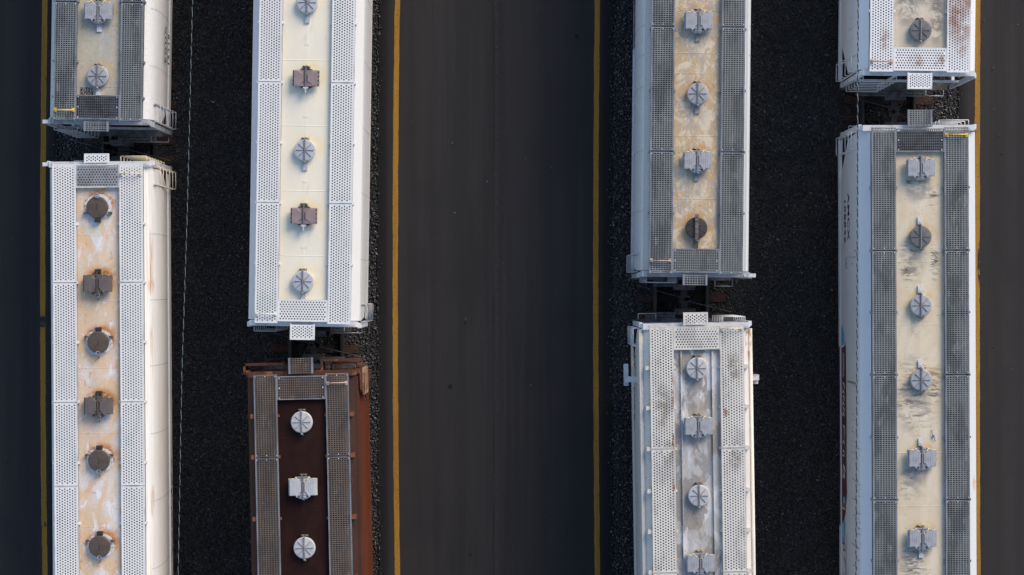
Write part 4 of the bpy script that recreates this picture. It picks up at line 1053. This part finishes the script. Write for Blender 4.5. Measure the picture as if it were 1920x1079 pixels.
for a_, b2 in ((718,738),(742,760),(764,780),(798,832),(873,896)):
    m_ = (a_+b2)/2; gpoly('brown', [(a_,1.62),(a_+3,1.86),(m_,1.92),(b2-2,1.84),(b2,1.6),(m_,1.48)], 3)
    gline('white', [(a_,1.60),(a_+3,1.86),(m_,1.93)], 4); gline('white', [(b2,1.86),(b2-5,1.66),(b2,1.5)], 4)
gline('white', [(846,1.55),(846,1.8),(855,1.8),(855,1.5)], 4); gline('white', [(872,1.7),(884,1.92),(897,1.72),(884,1.52),(872,1.7)], 5)
gpoly('blue', [(932,1.55),(932,1.86),(944,1.86),(944,1.55)], 3); gpoly('brown', [(945,1.5),(945,1.84),(954,1.84),(954,1.5)], 3); gline('white', [(954,1.45),(954,1.88)], 4)
gpoly('blue', [(980,1.37),(971,1.80),(978,1.9),(1010,1.9),(1022,1.6),(1022,1.37)], 1)
gline('navy', [(640,2.1),(720,2.13),(790,2.17),(905,2.17),(925,2.22),(940,2.07)], 3, .02)
gline('purple', [(1019,1.5),(1019,1.85),(1030,1.9),(1033,1.6),(1019,1.5)], 4, .03); gline('purple', [(1045,1.6),(1052,1.9),(1064,2.0),(1079,1.95),(1090,1.6),(1074,1.5)], 4, .03); gline('purple', [(1000,2.15),(1030,2.1),(1055,2.0),(1079,2.05)], 4, .018)
mb = MB(); mb.box(-1.6435,-1.6415,Hh.V(985,1.3),Hh.V(650,1.3),1.14,1.33); mb.build('graffiti', GR['maroon'], Hh.root)
# loose blue seal lying on that roof
o = MB(); p = Vector((wx(1750.5,4.5), wy(818,4.5), 4.485))
o.lathe([(.030,0),(.034,.02),(.028,.045)], 10, 0, tuple(p)); o.path([tuple(p+Vector(q)) for q in ((-.05,.17,.005),(-.035,.06,.02),(0,0,.03),(.02,-.06,.02),(.05,-.14,.005))], .007, 1)
sl = o.build('cable_seal', [M_SEAL, M_BLACK]); tag(sl, 'small blue seal on a black wire, lying loose on the cream roof', 'seal')

# ------------------------------------------------------------------ twisted overhead cables
M_ALU = paint('bare_wire', (0.20,0.25,0.245), 0.4, metal=.3)
def cable(name, px_pts, h, pitch, label, r=.0068, c2=M_BLACK, seed=0):
    pts = [(wx(px,h), wy(py,h)) for px, py in px_pts]
    ya, yb = 26.0, -26.0
    def X(y):
        if y >= pts[0][1]: (x0,y0),(x1,y1) = pts[0], pts[1]
        elif y <= pts[-1][1]: (x0,y0),(x1,y1) = pts[-2], pts[-1]
        else:
            for (x0,y0),(x1,y1) in zip(pts, pts[1:]):
                if y1 <= y <= y0: break
        return x0+(x1-x0)*(y-y0)/(y1-y0)
    t = empty(name, (X(0), 0, h)); tag(t, label, 'cable', 'twisted overhead cables')
    n = int((ya-yb)/.035)
    for st, (mm, rr) in enumerate(((M_ALU, r), (c2, r*1.2))):
        mb = MB(); ns = 5
        for i in range(n+1):
            y = ya+(yb-ya)*i/n; ph = 2*math.pi*y/pitch + st*math.pi
            cx = X(y)-X(0)+r*1.05*math.cos(ph); cz = r*1.05*math.sin(ph)
            for k in range(ns):
                a = 2*math.pi*k/ns; mb.v.append((cx+rr*math.cos(a), y, cz+rr*math.sin(a)))
        for i in range(n):
            for k in range(ns):
                mb.f.append((i*ns+k, i*ns+(k+1)%ns, (i+1)*ns+(k+1)%ns, (i+1)*ns+k)); mb.m.append(0); mb.sm.append(True)
        mb.build('strand', mm, t)
cable('overhead_cable', [(361,0),(356,200),(351,400),(341,700),(334,1079)], 7.5, .33, 'thin twisted overhead cable running above the black ballast between the left two rows of cars')
cable('overhead_cable', [(1609,0),(1608,240),(1607,600),(1605,1079)], 7.5, .28, 'thin twisted overhead cable running above the left edge of the rightmost cars', r=.0095)
